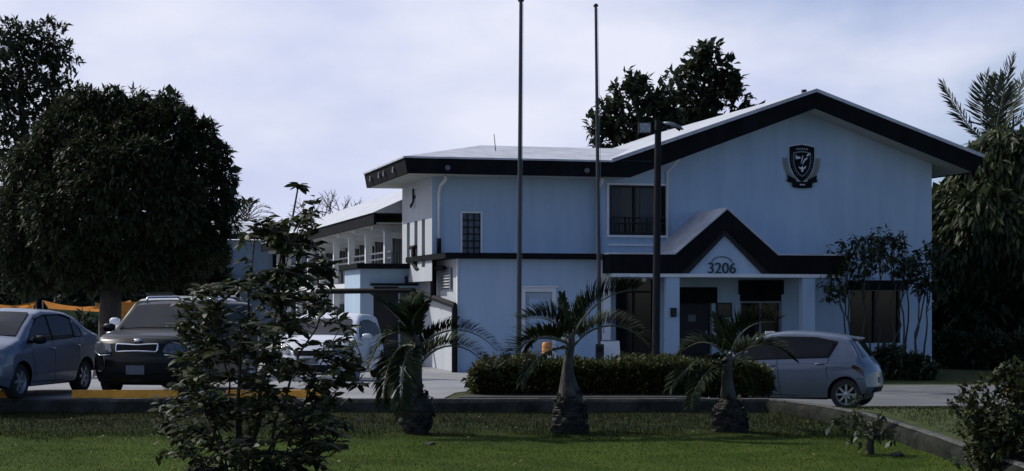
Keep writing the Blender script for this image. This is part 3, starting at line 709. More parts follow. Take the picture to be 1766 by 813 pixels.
# ------------ annex on the left side
VA = 3.6; uA0 = U(621, VA)
AX = thing('annex', 'small flat roofed pale blue annex with open doorway beside the building', 'building', (OX, OY, 0), UA)
ha = rect(644, 494, 689, 640, VA); ha = (ha[0], ha[1], B0, ha[3])
hb = rect(690, 499, 722, 640, VA); hb = (max(hb[0], ha[1] + .02), uL0 - .06, B0, hb[3])
zA = Z(660, 464, VA)
mb = MB(); facade(mb, uA0, uL0 - .003, B0, zA, VA, [ha, hb], .3); mb.add([(uA0, VA, B0), (uA0, VA + 3, B0), (uA0, VA + 3, zA), (uA0, VA, zA)], [(0, 1, 2, 3)]); mb.build('wall', 'wall', AX)
MB().box(uA0 - .15, uL0 - .005, VA - .35, VA + 3.2, zA + .003, zA + .16).build('roof', 'fascia', AX, bevel=.01)
MB().box(ha[0], ha[1], VA + .25, VA + .3, B0, ha[3]).build('door', 'dark', AX)
MB().box(hb[0], hb[1], VA + .15, VA + .2, B0, hb[3]).build('panel', mat('olive_panel', (.12, .13, .09), .7, (.09, .1, .07), 3), AX)
MB().box(ha[0] - .1, hb[1], VA - .12, VA - .003, ha[3] + .02, ha[3] + .09).build('lintel', 'fascia', AX)
mb = MB(); u_, z_ = L(701, 488, VA); mb.box(u_ - .05, u_ + .03, VA - .08, VA - .003, z_ - .05, z_ + .2); mb.build('junction_box', 'frame', AX)
# ------------ drain pipes
D = thing('drain_pipe', 'black drain pipe running along the annex and down the building corner', 'pipe', (OX, OY, 0), UA)
vq = VA - .5
a_ = L(545, 503, vq); b_ = L(712, 501, vq)
mb = MB(); pc = (uL0 - .16, .9, Z(738, 513, .9)); pe = (uL0 - .12, VL - .06, Z(789, 527, VL))
mb.tube([(a_[0], vq, a_[1]), (b_[0], vq, b_[1]), pc, pe, (uL0 - .12, VL - .1, pe[2] - .12), (uL0 - .12, VL - .1, -.5)], .085, 10); mb.build('pipe', 'pipe', D, smooth=True)
mb = MB(); mb.tube([(uL0 - .16, .75, 2.85), (uL0 - .16, .75, 1.65)], .09, 10); mb.build('pipe', 'pipe', D, smooth=True)
mb = MB(); mb.tube([(uL0 - .16, -.7, Z(770, 463, 0)), (uL0 - .3, 1.9, Z(735, 464, 1)), (uL0 - .35, 2.3, Z(722, 462, 1)), (uL0 - .4, 2.55, Z(718, 452, 1)), (uL0 - .4, 2.6, Z(718, 425, 1))], .07, 8)
mb.tube([(uL0 - .4, 2.2, Z(720, 424, 1)), (uL0 - .4, 3.0, Z(715, 424, 1))], .06, 8); mb.build('vent_elbow', 'pipe', D, smooth=True)
for z in (.9, 1.15, .4): MB().box(uL0 - .2, uL0 - .003, VL - .2, VL - .02, z, z + .05).build('pipe_clamp', 'pipe', D)
# ------------ classroom wing running back
WG = thing('classroom_wing', 'long two storey classroom wing with white roof and railed balcony', 'building', (OX, OY, 0), UA)
uw = -.25; v0, v1 = 5.5, 37; zs_, zrail, ze_ = 2.25, 3.2, 4.05
MB().box(uw - .0, uw + 2.2, v0, v1, zs_ - .25, zs_).build('balcony_slab', 'trim', WG)
mb = MB(); mb.box(uw + 1.7, uw + 1.9, v0, v1, zs_, ze_ + .1); mb.build('upper_wall', 'wall_white_lit', WG)
mb = MB(); mb.box(uw + .9, uw + 1.1, v0 + 3.3, v1, B0, zs_ - .253); mb.build('lower_wall', 'wall_white_lit', WG)
mb = MB(); mb.box(uw - .5, uw - .42, 5.35, v1 + .3, ze_, ze_ + .36); mb.build('fascia', 'fascia', WG)
mb = MB(); mb.prism([(uw - .55, 5.35, ze_ + .365), (uw + 3.0, 5.35, ze_ + 1.95), (uw + 6.6, 5.35, ze_ + .365)], (0, v1 - 5, 0)); mb.build('roof', 'roof', WG)
mb = MB(); mb.box(uw - .41, uw + 1.69, 5.4, v1, ze_ + .02, ze_ + .06); mb.build('soffit', 'soffit', WG)
k = 0
vv = v0 + .9
while vv < v1:
    MB().box(uw + .02, uw + .24, vv - .11, vv + .11, B0, ze_ + .018).build('column', 'trim', WG)
    MB().prism([(uw - .38, vv - .06, ze_ - .0), (uw + 1.65, vv - .06, ze_), (uw + 1.65, vv - .06, ze_ - .32), (uw - .38, vv - .06, ze_ - .14)], (0, .12, 0)).build('beam', 'trim', WG)
    vv += 3.6
vv = v0 + 1.4
while vv < v1 - 3:
    MB().box(uw + 1.64, uw + 1.697, vv, vv + .85, zs_ + .02, zs_ + 1.75).build('door', 'frame', WG)
    wn = MB().box(uw + 1.65, uw + 1.697, vv + 1.2, vv + 2.9, zs_ + .6, zs_ + 1.7).build('window', 'glass', WG)
    mb = MB()
    for q in (1.2, 1.75, 2.3, 2.85): mb.box(uw + 1.6, uw + 1.649, vv + q, vv + q + .06, zs_ + .6, zs_ + 1.7)
    mb.build('frame', 'metal', wn)
    MB().box(uw + .84, uw + .897, vv + 2.2, vv + 3.4, B0, 1.5).build('door', 'dark', WG)
    vv += 3.6
mb = MB()
for z in (zrail, zrail - .2): mb.bar((uw + .1, v0, z), (uw + .1, v1, z), .05)
vv = v0
while vv < v1: mb.bar((uw + .1, vv, zs_), (uw + .1, vv, zrail), .05); vv += 1.2
mb.build('balcony_rail', 'metal', WG)
mb = MB(); mb.box(uw - .2, uA0 + 2.2, v0 + 3, v0 + 3.2, B0, zs_ - .26); mb.build('end_wall', 'wall_white_lit', WG)
# far cross wing, facing the street
XW = thing('rear_wing', 'distant pale blue wing with white roof behind the leafy sapling', 'building', (OX, OY, 0), UA)
vx = 38.5; ux0, ux1 = U(330, vx), U(560, vx)
zx0 = Z(400, 484, vx); zx1 = Z(400, 414, vx)
MB().box(ux0, ux1, vx, vx + 6, B0, zx1).build('wall', 'wall', XW)
MB().box(ux0 - .5, ux1, vx - .9, vx - .8, zx1 - .0, zx1 + .28).build('fascia', 'fascia', XW)
MB().prism([(ux0 - .5, vx - .9, zx1 + .285), (ux0 - .5, vx + 3, zx1 + 1.0), (ux0 - .5, vx + 7, zx1 + .285)], (ux1 - ux0 + .5, 0, 0)).build('roof', 'roof', XW)
MB().box(ux0 - .3, ux1, vx - 1.6, vx - .003, zx0 - .15, zx0).build('ledge', 'fascia', XW)
for px in (350, 470):
    a, b, c, d = rect(px, 430, px + 22, 462, vx); wn = MB().box(a, b, vx - .06, vx - .004, c, d).build('window', 'glass', XW); MB().box(a - .05, b + .05, vx - .1, vx - .062, c - .05, c).build('sill', 'trim', wn)
# ------------------------------------------------------------------ cars
def round_poly(p, r, k=4):
    out = []; n = len(p)
    for i in range(n):
        a, b, c = Vector(p[i - 1]), Vector(p[i]), Vector(p[(i + 1) % n])
        la, lc = (a - b).length, (c - b).length; q = min(r, la * .4, lc * .4)
        s, e = b + (a - b).normalized() * q, b + (c - b).normalized() * q
        for j in range(k + 1):
            t = j / k; out.append(tuple((1 - t) ** 2 * s + 2 * t * (1 - t) * b + t * t * e))
    return out
class Car:
    def __init__(s, root, o):
        s.root = root; s.__dict__.update(o); s.wmax = max(w_ for _, w_ in s.plan)
    def W(s, x, z):
        w_ = interp(s.plan, x); b = interp(s.belt, x)
        if z < .6: return w_ - .07 * ((.6 - z) / .4) ** 2
        if z < b: return w_ - .035 * ((z - .6) / max(b - .6, .05)) ** 2 + .012 * math.exp(-((z - b + .1) / .05) ** 2)
        return w_ - .035 - s.tumble * (z - b) - .06 * (z - b) ** 2
    def top(s, x): return interp(s.prof, x)
    def deform(s, x, y, z):
        r = abs(y) / s.wmax
        if x > s.xf - .75:
            t = (x - s.xf + .75) / .75; x -= t * t * (s.fbow * r ** 2.6 + interp(s.fprof, z))
        if x < s.xr + .6:
            t = (s.xr + .6 - x) / .6; x += t * t * (s.rbow * r ** 2.6 + interp(s.rprof, z))
        return (x, y, z)
    def zbot(s, x):
        z = interp(s.sill, x)
        for wx in (s.wf, s.wr):
            d = abs(x - wx); ra = s.wr_ + .055
            if d < ra: z = max(z, s.wr_ + math.sqrt(ra * ra - d * d))
        return z
    def body(s, m):
        n = 150; xs = [s.xr + (s.xf - s.xr) * i / n for i in range(n + 1)]
        xs += [wx + q for wx in (s.wf, s.wr) for q in (-s.wr_ - .055, s.wr_ + .055, -s.wr_ - .04, s.wr_ + .04)]
        xs = sorted(x for x in xs if s.xr <= x <= s.xf)
        rows = []; K = 16; Q = 5; T = 8
        for x in xs:
            zb_, zt_ = s.zbot(x), s.top(x); rd = min(.09, (zt_ - zb_) * .3)
            half = []
            for k in range(K + 1):
                z = zb_ + (zt_ - rd - zb_) * k / K; half.append((s.W(x, z), z))
            w0, z0 = half[-1]
            for k in range(1, Q + 1):
                a = k / Q * math.pi / 2; half.append((w0 - rd * 1.3 * (1 - math.cos(a)), z0 + rd * math.sin(a)))
            we = half[-1][0]
            for k in range(1, T + 1):
                y = we * (1 - k / T); half.append((y, zt_ + s.crown * (1 - (y / we) ** 2)))
            rows.append([(x, y, z) for y, z in half] + [(x, -y, z) for y, z in half[-2::-1]])
        m_ = len(rows[0]); mb = MB()
        mb.add([s.deform(*p) for r in rows for p in r], [(i * m_ + k, (i + 1) * m_ + k, (i + 1) * m_ + k + 1, i * m_ + k + 1) for i in range(len(rows) - 1) for k in range(m_ - 1)])
        for x, r in ((s.xr, rows[0]), (s.xf, rows[-1])):        # end caps as grids from side to side
            h = m_ // 2; J = 28; vs = []
            for k in range(h + 1):
                y, z = r[k][1], r[k][2]
                for j in range(J + 1): vs.append(s.deform(x, y * (1 - 2 * j / J), z))
            mb.add(vs, [(k * (J + 1) + j, k * (J + 1) + j + 1, (k + 1) * (J + 1) + j + 1, (k + 1) * (J + 1) + j) for k in range(h) for j in range(J)])
        o = mb.build('body', m, s.root, smooth='auto'); s.b = o; return o
    def patch(s, name, m, poly, mapf, g=.09, eps=.009, parent=None, rnd=.03, mirror=False, depth=.03):
        poly = round_poly(poly, rnd) if rnd else poly
        v, f = poly_grid(poly, g, g); mb = MB(); out = []
        for q in ((1, -1) if mirror else (1,)):
            vs = [mapf(a, b, eps, q) for a, b in v]; mb.add(vs, f)
            bv = [mapf(a, b, eps, q) for a, b in poly]; bi = [mapf(a, b, -depth, q) for a, b in poly]; n = len(poly)
            mb.add(bv + bi, [(i, (i + 1) % n, (i + 1) % n + n, i + n) for i in range(n)])
            if mirror: out.append(mb.build(name, m, parent or s.root, smooth='auto')); mb = MB()
        if not mirror: out.append(mb.build(name, m, parent or s.root, smooth='auto'))
        return out
    def side(s): return lambda x, z, e, q: s.deform(x, q * (s.W(x, z) + e), z)
    def front(s): return lambda y, z, e, q: (lambda p: (p[0] + e, p[1], p[2]))(s.deform(s.xf, q * y, z))
    def rear(s): return lambda y, z, e, q: (lambda p: (p[0] - e, p[1], p[2]))(s.deform(s.xr, q * y, z))
    def over(s): return lambda x, y, e, q: s.deform(x, q * y, s.top(x) + s.crown * (1 - (y / .7) ** 2) + e + .004)
    def wheel(s, x, y, spokes, m='rim', rimf=.68):
        r = s.wr_; wd = .19; sg = 1 if y > 0 else -1
        T = Matrix.Translation((x, y, r)) @ Matrix.Rotation(R(-90 * sg), 4, 'X')
        mb = MB(); mb.lathe([(r * rimf, -wd / 2), (r * .9, -wd / 2), (r * .985, -wd * .4), (r, -wd * .2), (r, wd * .2), (r * .985, wd * .4), (r * .9, wd / 2), (r * rimf, wd / 2), (r * rimf * .96, wd * .35), (r * rimf * .9, -wd * .3)], 36, T, None, False)
        ty = mb.build('wheel', 'rubber', s.root, smooth='auto')
        mb = MB(); rr = r * rimf; T2 = T
        mb.lathe([(rr * .86, wd * .2), (rr * .97, wd * .42), (rr * 1.0, wd * .46), (rr * .99, wd * .3), (rr * .88, 0)], 32, T2, None, False)
        for i in range(spokes):
            a = 2 * math.pi * i / spokes; c_, s_ = math.cos(a), math.sin(a)
            def pnt(u, v_, z): return T2 @ Vector((u * c_ - v_ * s_, u * s_ + v_ * c_, z))
            w1, w2 = rr * .10, rr * (.15 if spokes < 7 else .105)
            mb.add([pnt(0, -w1, wd * .36), pnt(0, w1, wd * .36), pnt(rr * .93, w2, wd * .38), pnt(rr * .93, -w2, wd * .38), pnt(0, -w1, wd * .2), pnt(0, w1, wd * .2), pnt(rr * .93, w2, wd * .2), pnt(rr * .93, -w2, wd * .2)],
                   [(0, 1, 2, 3), (0, 4, 5, 1), (1, 5, 6, 2), (2, 6, 7, 3), (3, 7, 4, 0)])
        mb.lathe([(rr * .26, wd * .2), (rr * .25, wd * .4), (rr * .12, wd * .44), (.0005, wd * .44)], 16, T2)
        mb.build('rim', m, ty, smooth='auto')
        mb = MB(); mb.lathe([(.0005, wd * .02), (rr * .95, wd * .02)], 24, T2, None, False); mb.build('brake_disc', 'black_plastic', ty)
    def wheels(s, spokes, m='rim'):
        for x in (s.wf, s.wr):
            for y in (s.wmax - .135, -s.wmax + .135): s.wheel(x, y, spokes, m)
        mb = MB()                                                # underbody and wheel wells
        mb.box(s.xr + .25, s.xf - .3, -s.wmax + .26, s.wmax - .26, .2, .62)
        mb.box(s.wr + s.wr_ + .08, s.wf - s.wr_ - .08, -s.wmax + .08, s.wmax - .08, .2, .4)
        mb.build('chassis', 'black_plastic', s.root)
    def mirrors(s, x, z, m):
        for q in (1, -1):
            y0 = s.W(x, z); mb = MB()
            mb.lathe([(.001, -.11), (.055, -.10), (.075, -.03), (.075, .05), (.05, .10), (.001, .11)], 14, Matrix.Translation((x - .02, q * (y0 + .14), z + .05)) @ Matrix.Rotation(R(90), 4, 'X') @ Matrix.Diagonal((.75, 1, 1, 1)))
            mb.bar((x, q * (y0 - .02), z), (x - .01, q * (y0 + .07), z + .02), .05, .04)
            mb.build('side_mirror', m, s.root, smooth=True)
    def seams(s, polys, g=.1):
        for q in (1, -1):
            for line in polys:
                mb = MB()
                for i in range(len(line) - 1):
                    a, b = Vector(line[i]), Vector(line[i + 1]); k = max(1, int((b - a).length / .08)); d = (b - a).normalized(); nn = Vector((-d.y, d.x)) * .006
                    for j in range(k):
                        p0, p1 = a.lerp(b, j / k), a.lerp(b, (j + 1) / k)
                        mb.add([s.deform(p.x, q * (s.W(p.x, p.y) + .003), p.y) for p in (p0 - nn, p1 - nn, p1 + nn, p0 + nn)], [(0, 1, 2, 3)])
                mb.build('panel_gap', 'black_plastic', s.root)
    def strip(s, name, m, line, h, e=.015):
        for q in (1, -1):
            mb = MB(); 
            for i in range(len(line) - 1):
                (a, za), (b, zb_) = line[i], line[i + 1]
                k = max(1, int(abs(b - a) / .15))
                for j in range(k):
                    x0, x1 = lerp(a, b, j / k), lerp(a, b, (j + 1) / k); z0, z1 = lerp(za, zb_, j / k), lerp(za, zb_, (j + 1) / k)
                    A = [s.deform(x, q * (s.W(x, z) + ee), z + dz) for (x, z) in ((x0, z0), (x1, z1)) for (ee, dz) in ((-.01, -h / 2), (e, -h / 2 + .008), (e, h / 2 - .008), (-.01, h / 2))]
                    mb.add(A, [(0, 1, 5, 4), (1, 2, 6, 5), (2, 3, 7, 6), (0, 3, 2, 1), (4, 5, 6, 7)])
            mb.build(name, m, s.root)
    def handles(s, spots, m):
        for (x, z) in spots:
            for q in (1, -1):
                y = s.W(x, z); mb = MB(); mb.tube([(x - .09, q * (y - .01), z), (x - .07, q * (y + .035), z), (x + .07, q * (y + .035), z), (x + .09, q * (y - .01), z)], .014, 6); mb.build('door_handle', m, s.root, smooth=True)
def place(px, Y, heading):
    X = (px - 883) / F * Y
    return (X, Y, yard_z(X, Y) + .014), math.atan2(heading[1], heading[0])

# silver hatchback, right
loc, rz = place(1366, 35.3, (-.935, .355))
hatch = thing('parked_car', 'silver hatchback parked side-on past the right end of the hedge', 'car', loc, rz)
c = Car(hatch, dict(xf=1.95, xr=-1.80, wf=1.23, wr=-1.23, wr_=.305, tumble=.30, crown=.025, fbow=.42, rbow=.22,
    plan=[(-1.8, .78), (-1.5, .835), (-.9, .848), (.9, .848), (1.5, .83), (1.95, .74)],
    prof=[(-1.80, .72), (-1.74, .86), (-1.62, .98), (-1.33, 1.36), (-1.28, 1.40), (-1.0, 1.455), (-.6, 1.50), (-.15, 1.525), (.1, 1.515), (.3, 1.485), (.6, 1.395), (.95, 1.22), (1.28, 1.04), (1.55, .955), (1.8, .86), (1.95, .72)],
    belt=[(-1.8, .98), (-1.2, .98), (1.2, .90), (1.95, .86)], sill=[(-1.8, .34), (-1.4, .25), (1.5, .2), (1.95, .25)],
    fprof=[(.2, .08), (.4, 0), (.6, .02), (.9, .12)], rprof=[(.2, .1), (.45, .0), (.75, .03), (1.1, .06)]))
c.body('silver'); c.wheels(8)
S = c.side()
c.patch('side_window', 'carglass', [(.98, .965), (.22, 1.0), (.2, 1.40), (.46, 1.36), (.78, 1.19)], S, mirror=True)
c.patch('side_window', 'carglass', [(.10, 1.005), (-.86, 1.05), (-1.0, 1.32), (-.6, 1.40), (.08, 1.415)], S, mirror=True)
c.patch('window_trim', 'black_plastic', [(1.06, .945), (.2, .975), (-.9, 1.02), (-1.08, 1.34), (-.62, 1.43), (.2, 1.435), (.5, 1.385), (.82, 1.21)], S, eps=.003, mirror=True, rnd=.04)
c.patch('door_pillar', 'black_plastic', [(.23, .99), (.08, .99), (.06, 1.42), (.22, 1.42)], S, eps=.009, rnd=0, mirror=True)
c.patch('windscreen', 'carglass', [(1.2, -.64), (1.2, .64), (.42, .54), (.42, -.54)], c.over())
c.patch('rear_window', 'carglass', [(-1.60, -.62), (-1.60, .62), (-1.36, .52), (-1.36, -.52)], c.over(), rnd=.05)
c.patch('tail_light', 'red', [(-1.77, .66), (-1.36, .84), (-1.40, .90), (-1.72, .80)], S, mirror=True, rnd=.04)
c.patch('headlight', 'lamp', [(1.93, .66), (1.35, .86), (1.5, .90), (1.9, .80)], S, mirror=True, rnd=.04)
c.patch('lower_grille', 'black_plastic', [(-.5, .32), (.5, .32), (.45, .48), (-.45, .48)], c.front())
c.patch('rear_bumper', 'black_plastic', [(-.55, .34), (.55, .34), (.5, .44), (-.5, .44)], c.rear())
c.patch('number_plate', 'plate', [(-.26, .52), (.26, .52), (.26, .64), (-.26, .64)], c.rear(), eps=.012, rnd=.01)
c.seams([[(.92, .88), (.86, .6), (.80, .3), (-.30, .27)], [(.14, 1.0), (.10, .6), (.06, .28)], [(-.9, 1.04), (-.84, .75), (-.88, .62)], [(1.45, .30), (1.58, .62), (1.5, .85)], [(-1.5, .62), (-1.78, .62)]])
c.strip('waist_groove', 'black_plastic', [(.95, .865), (-1.35, .93)], .012, .004)
c.handles([(.25, .86), (-.72, .90)], 'silver'); c.mirrors(.88, .97, 'silver')
MB().prism([(-1.20, -.50, 1.40), (-1.20, .50, 1.40), (-1.39, .45, 1.375), (-1.39, -.45, 1.375)], (0, 0, .03)).build('spoiler', 'silver', hatch, bevel=.012)

# silver saloon, left edge
loc, rz = place(20, 29.8, (-.20, -.98))
saloon = thing('parked_car', 'silver blue saloon car cut off by the left edge of the photo', 'car', loc, rz)
c = Car(saloon, dict(xf=1.95, xr=-2.14, wf=1.185, wr=-1.185, wr_=.30, tumble=.30, crown=.03, fbow=.40, rbow=.25,
    plan=[(-2.14, .74), (-1.7, .81), (-.9, .83), (.9, .83), (1.5, .81), (1.95, .72)],
    prof=[(-2.14, .86), (-2.1, 1.0), (-2.02, 1.06), (-1.6, 1.10), (-1.35, 1.19), (-1.0, 1.38), (-.72, 1.465), (-.3, 1.505), (.1, 1.51), (.4, 1.45), (.8, 1.24), (1.12, 1.03), (1.5, .93), (1.8, .84), (1.95, .68)],
    belt=[(-2.14, .98), (-1.2, .99), (1.2, .88), (1.95, .84)], sill=[(-2.14, .36), (-1.6, .25), (1.5, .2), (1.95, .26)],
    fprof=[(.2, .08), (.4, 0), (.6, .02), (.9, .14)], rprof=[(.2, .1), (.5, .0), (.8, .02), (1.1, .08)]))
saloon.scale = (1, 1, .97); c.body('silver2'); c.wheels(6); S = c.side()
c.patch('side_window', 'carglass', [(.92, .95), (.10, .985), (.10, 1.40), (.36, 1.37), (.70, 1.19)], S, mirror=True)
c.patch('side_window', 'carglass', [(.03, .985), (-.72, 1.02), (-.74, 1.335), (-.5, 1.40), (.03, 1.405)], S, mirror=True)
c.patch('quarter_window', 'carglass', [(-.78, 1.02), (-1.05, 1.04), (-.98, 1.20), (-.79, 1.33)], S, mirror=True)
c.patch('window_trim', 'black_plastic', [(1.0, .935), (-1.12, 1.02), (-1.08, 1.17), (-.8, 1.36), (-.45, 1.425), (.3, 1.42), (.48, 1.35)], S, eps=.003, mirror=True, rnd=.04)
c.strip('rain_visor', 'black_plastic', [(.5, 1.36), (.2, 1.415), (-.45, 1.425), (-.78, 1.36)], .03, .03)
c.patch('windscreen', 'carglass', [(1.08, -.63), (1.08, .63), (.42, .53), (.42, -.53)], c.over())
c.patch('rear_window', 'carglass', [(-1.5, -.58), (-1.5, .58), (-.95, .5), (-.95, -.5)], c.over())
c.patch('headlight', 'lamp', [(.38, .60), (.74, .62), (.73, .80), (.42, .77)], c.front(), mirror=True, rnd=.05)
c.patch('tail_light', 'red', [(-2.12, .72), (-1.85, .78), (-1.88, .96), (-2.12, .96)], S, mirror=True, rnd=.03)
c.patch('grille', 'black_plastic', [(-.3, .62), (.3, .62), (.32, .72), (-.32, .72)], c.front())
c.patch('lower_grille', 'black_plastic', [(-.55, .28), (.55, .28), (.5, .42), (-.5, .42)], c.front())
c.seams([[(.85, .90), (.80, .6), (.76, .28), (-.40, .26)], [(.065, .985), (.03, .6), (0, .27)], [(-.98, 1.02), (-.86, .75), (-.88, .63)], [(1.42, .3), (1.55, .6), (1.5, .82)]])
c.strip('side_moulding', 'silver2', [(.72, .42), (-.75, .44)], .05, .022)
c.handles([(.16, .84), (-.78, .87)], 'silver2'); c.mirrors(.80, .95, 'black_plastic')

# dark boxy crossover facing the lawn
def crossover(name, label, loc, rz, paint, dark):
    root = thing(name, label, 'car', loc, rz)
    c = Car(root, dict(xf=2.08, xr=-1.98, wf=1.275, wr=-1.275, wr_=.33, tumble=.22, crown=.03, fbow=.30, rbow=.16,
        plan=[(-1.98, .82), (-1.6, .88), (-.9, .90), (.9, .90), (1.6, .89), (2.08, .82)],
        prof=[(-1.98, 1.0), (-1.94, 1.2), (-1.82, 1.50), (-1.72, 1.57), (-1.2, 1.60), (-.2, 1.61), (.25, 1.58), (.45, 1.52), (.8, 1.29), (1.08, 1.11), (1.5, 1.065), (1.85, 1.01), (2.0, .955), (2.08, .85)],
        belt=[(-1.98, 1.12), (-1.2, 1.08), (1.2, 1.0), (2.08, .98)], sill=[(-1.98, .36), (-1.5, .27), (1.5, .23), (2.08, .26)],
        fprof=[(.2, .10), (.4, .0), (.62, .0), (.8, .02), (1.0, .10)], rprof=[(.2, .1), (.5, .0), (1.0, .03), (1.4, .05)]))
    c.body(paint); c.wheels(5); S, FR = c.side(), c.front()
    c.patch('side_window', 'carglass', [(.98, 1.05), (.12, 1.07), (.12, 1.48), (.42, 1.46), (.70, 1.28)], S, mirror=True)
    c.patch('side_window', 'carglass', [(.04, 1.07), (-.92, 1.10), (-.98, 1.46), (.04, 1.48)], S, mirror=True)
    c.patch('quarter_window', 'carglass', [(-1.02, 1.11), (-1.55, 1.16), (-1.5, 1.40), (-1.05, 1.46)], S, mirror=True)
    c.patch('windscreen', 'carglass', [(1.06, -.74), (1.06, .74), (.46, .64), (.46, -.64)], c.over())
    c.patch('windscreen_surround', 'black_plastic', [(1.11, -.80), (1.11, .80), (.40, .69), (.40, -.69)], c.over(), eps=-.001)
    c.patch('headlight', dark, [(.44, .76), (.50, .90), (.84, .93), (.86, .80), (.72, .72)], FR, mirror=True, rnd=.04)
    c.patch('grille', 'black_plastic', [(-.34, .785), (-.34, .875), (-.2, .87), (0, .86), (.2, .87), (.34, .875), (.34, .785), (.2, .795), (0, .80), (-.2, .795)], FR, eps=.012, rnd=.02)
    ring_o = [(-.36, .765), (-.37, .895), (-.2, .89), (0, .88), (.2, .89), (.37, .895), (.36, .765), (.2, .775), (0, .78), (-.2, .775)]
    mb = MB(); rp = round_poly(ring_o, .03); pts = [FR(y, z, .012, 1) for y, z in rp]; mb.tube(pts + pts[:2], .016, 6); mb.build('grille_trim', 'chrome', root, smooth=True)
    mb = MB(); p = FR(0, .955, .0, 1); mb.lathe([(.001, .012), (.055, .01), (.065, -.03)], 16, Matrix.Translation(p) @ Matrix.Rotation(R(75), 4, 'Y') @ Matrix.Diagonal((.55, 1.2, 1, 1))); mb.build('bonnet_badge', 'chrome', root, smooth=True)
    c.patch('lower_grille', 'black_plastic', [(-.62, .30), (.62, .30), (.70, .52), (-.70, .52)], FR, eps=.008)
    c.patch('bumper_slot', 'dark', [(-.62, .635), (.62, .635), (.62, .685), (-.62, .685)], FR, eps=.012, rnd=.02)
    c.patch('number_plate', 'plate', [(-.16, .39), (.16, .39), (.16, .54), (-.16, .54)], FR, eps=.03, rnd=.012)
    for q in (1, -1):
        mb = MB(); pts = [FR(q * y, z, .012, 1) for y, z in ((.60, .68), (.56, .50), (.66, .42), (.82, .46), (.84, .66))]; mb.tube(pts, .014, 6); mb.build('fog_lamp_trim', 'black_plastic' if dark == 'lamp_dark' else 'trim', root, smooth=True)
        mb = MB(); pts = [FR(q * y, z, .006, 1) for y, z in ((.48, .715), (.70, .695), (.84, .76))]; mb.tube(pts, .014, 6); mb.build('headlight_trim', 'chrome', root, smooth=True)
        mb = MB(); mb.tube([(.2, q * .58, 1.62), (.1, q * .60, 1.675), (-1.3, q * .60, 1.69), (-1.5, q * .58, 1.63)], .022, 8); mb.build('roof_rail', 'chrome' if dark == 'lamp_dark' else 'black_plastic', root, smooth=True)
    c.patch('tail_light', 'red', [(-1.97, 1.0), (-1.82, 1.02), (-1.80, 1.38), (-1.9, 1.38)], S, mirror=True, rnd=.02)
    c.strip('arch_trim', 'black_plastic', [(.85, .30), (-.85, .32)], .13, .016)
    c.seams([[(.95, 1.0), (.92, .7), (.80, .36)], [(.08, 1.05), (.05, .6), (.02, .37)], [(-.98, 1.08), (-.86, .8), (-.9, .7)], [(1.4, .35), (1.72, .7), (1.62, .98)]])
    c.handles([(.25, .93), (-.78, .96)], paint); c.mirrors(.92, 1.10, paint)
    return root, c
loc, rz = place(314, 30.95, (-.185, -.983))
soul, _ = crossover('parked_car', 'black boxy crossover car facing the lawn behind a yellow wheel stop', loc, rz, 'blackpaint', 'lamp_dark')
loc, rz = place(306, 38.0, (-.16, -.987))
suv, _ = crossover('parked_car', 'white car parked directly behind the black crossover', loc, rz, 'whitepaint', 'lamp')
suv.scale = (1.08, 1.06, 1.12)

# white hatchback behind the sapling
loc, rz = place(572, 37.5, (-.113, -.994))
wh = thing('parked_car', 'white hatchback half hidden by the leafy sapling', 'car', loc, rz); wh.scale = (1, 1, .91)
c = Car(wh, dict(xf=2.0, xr=-1.95, wf=1.26, wr=-1.26, wr_=.31, tumble=.28, crown=.03, fbow=.40, rbow=.2,
    plan=[(-1.95, .78), (-1.5, .85), (-.9, .865), (.9, .865), (1.5, .85), (2.0, .75)],
    prof=[(-1.95, .95), (-1.9, 1.12), (-1.7, 1.42), (-1.6, 1.50), (-1.0, 1.55), (-.3, 1.57), (.2, 1.53), (.55, 1.41), (.95, 1.18), (1.25, 1.04), (1.6, .96), (1.85, .86), (2.0, .70)],
    belt=[(-1.95, 1.05), (-1.2, 1.02), (1.2, .92), (2.0, .88)], sill=[(-1.95, .36), (-1.4, .25), (1.5, .2), (2.0, .25)],
    fprof=[(.2, .08), (.4, 0), (.6, .02), (.9, .14)], rprof=[(.2, .1), (.5, .0), (.9, .03), (1.3, .06)]))
c.body('whitepaint'); c.wheels(7); S, FR = c.side(), c.front()
c.patch('side_window', 'carglass', [(.98, .98), (.15, 1.01), (.15, 1.42), (.44, 1.38), (.75, 1.21)], S, mirror=True)
c.patch('side_window', 'carglass', [(.07, 1.01), (-.88, 1.05), (-1.0, 1.36), (-.5, 1.43), (.07, 1.43)], S, mirror=True)
c.patch('quarter_window', 'carglass', [(-.95, 1.06), (-1.4, 1.1), (-1.35, 1.27), (-1.05, 1.36)], S, mirror=True)
c.patch('windscreen', 'carglass', [(1.18, -.66), (1.18, .66), (.5, .56), (.5, -.56)], c.over())
c.patch('headlight', 'lamp', [(.42, .64), (.78, .70), (.76, .86), (.5, .80)], FR, mirror=True, rnd=.05)
c.patch('grille', 'black_plastic', [(-.36, .64), (.36, .64), (.4, .76), (-.4, .76)], FR)
c.patch('lower_grille', 'black_plastic', [(-.6, .27), (.6, .27), (.52, .44), (-.52, .44)], FR)
c.patch('number_plate', 'plate', [(-.16, .46), (.16, .46), (.16, .60), (-.16, .60)], FR, eps=.02, rnd=.01)
c.patch('tail_light', 'red', [(-1.94, .78), (-1.75, .82), (-1.8, 1.1), (-1.9, 1.1)], S, mirror=True, rnd=.02)
c.seams([[(.92, .92), (.86, .6), (.80, .28), (-.35, .26)], [(.11, 1.0), (.08, .6), (.05, .27)], [(-.98, 1.04), (-.88, .75), (-.9, .64)], [(1.45, .3), (1.6, .6), (1.52, .86)]])
c.handles([(.22, .87), (-.78, .91)], 'whitepaint'); c.mirrors(.9, 1.0, 'whitepaint')

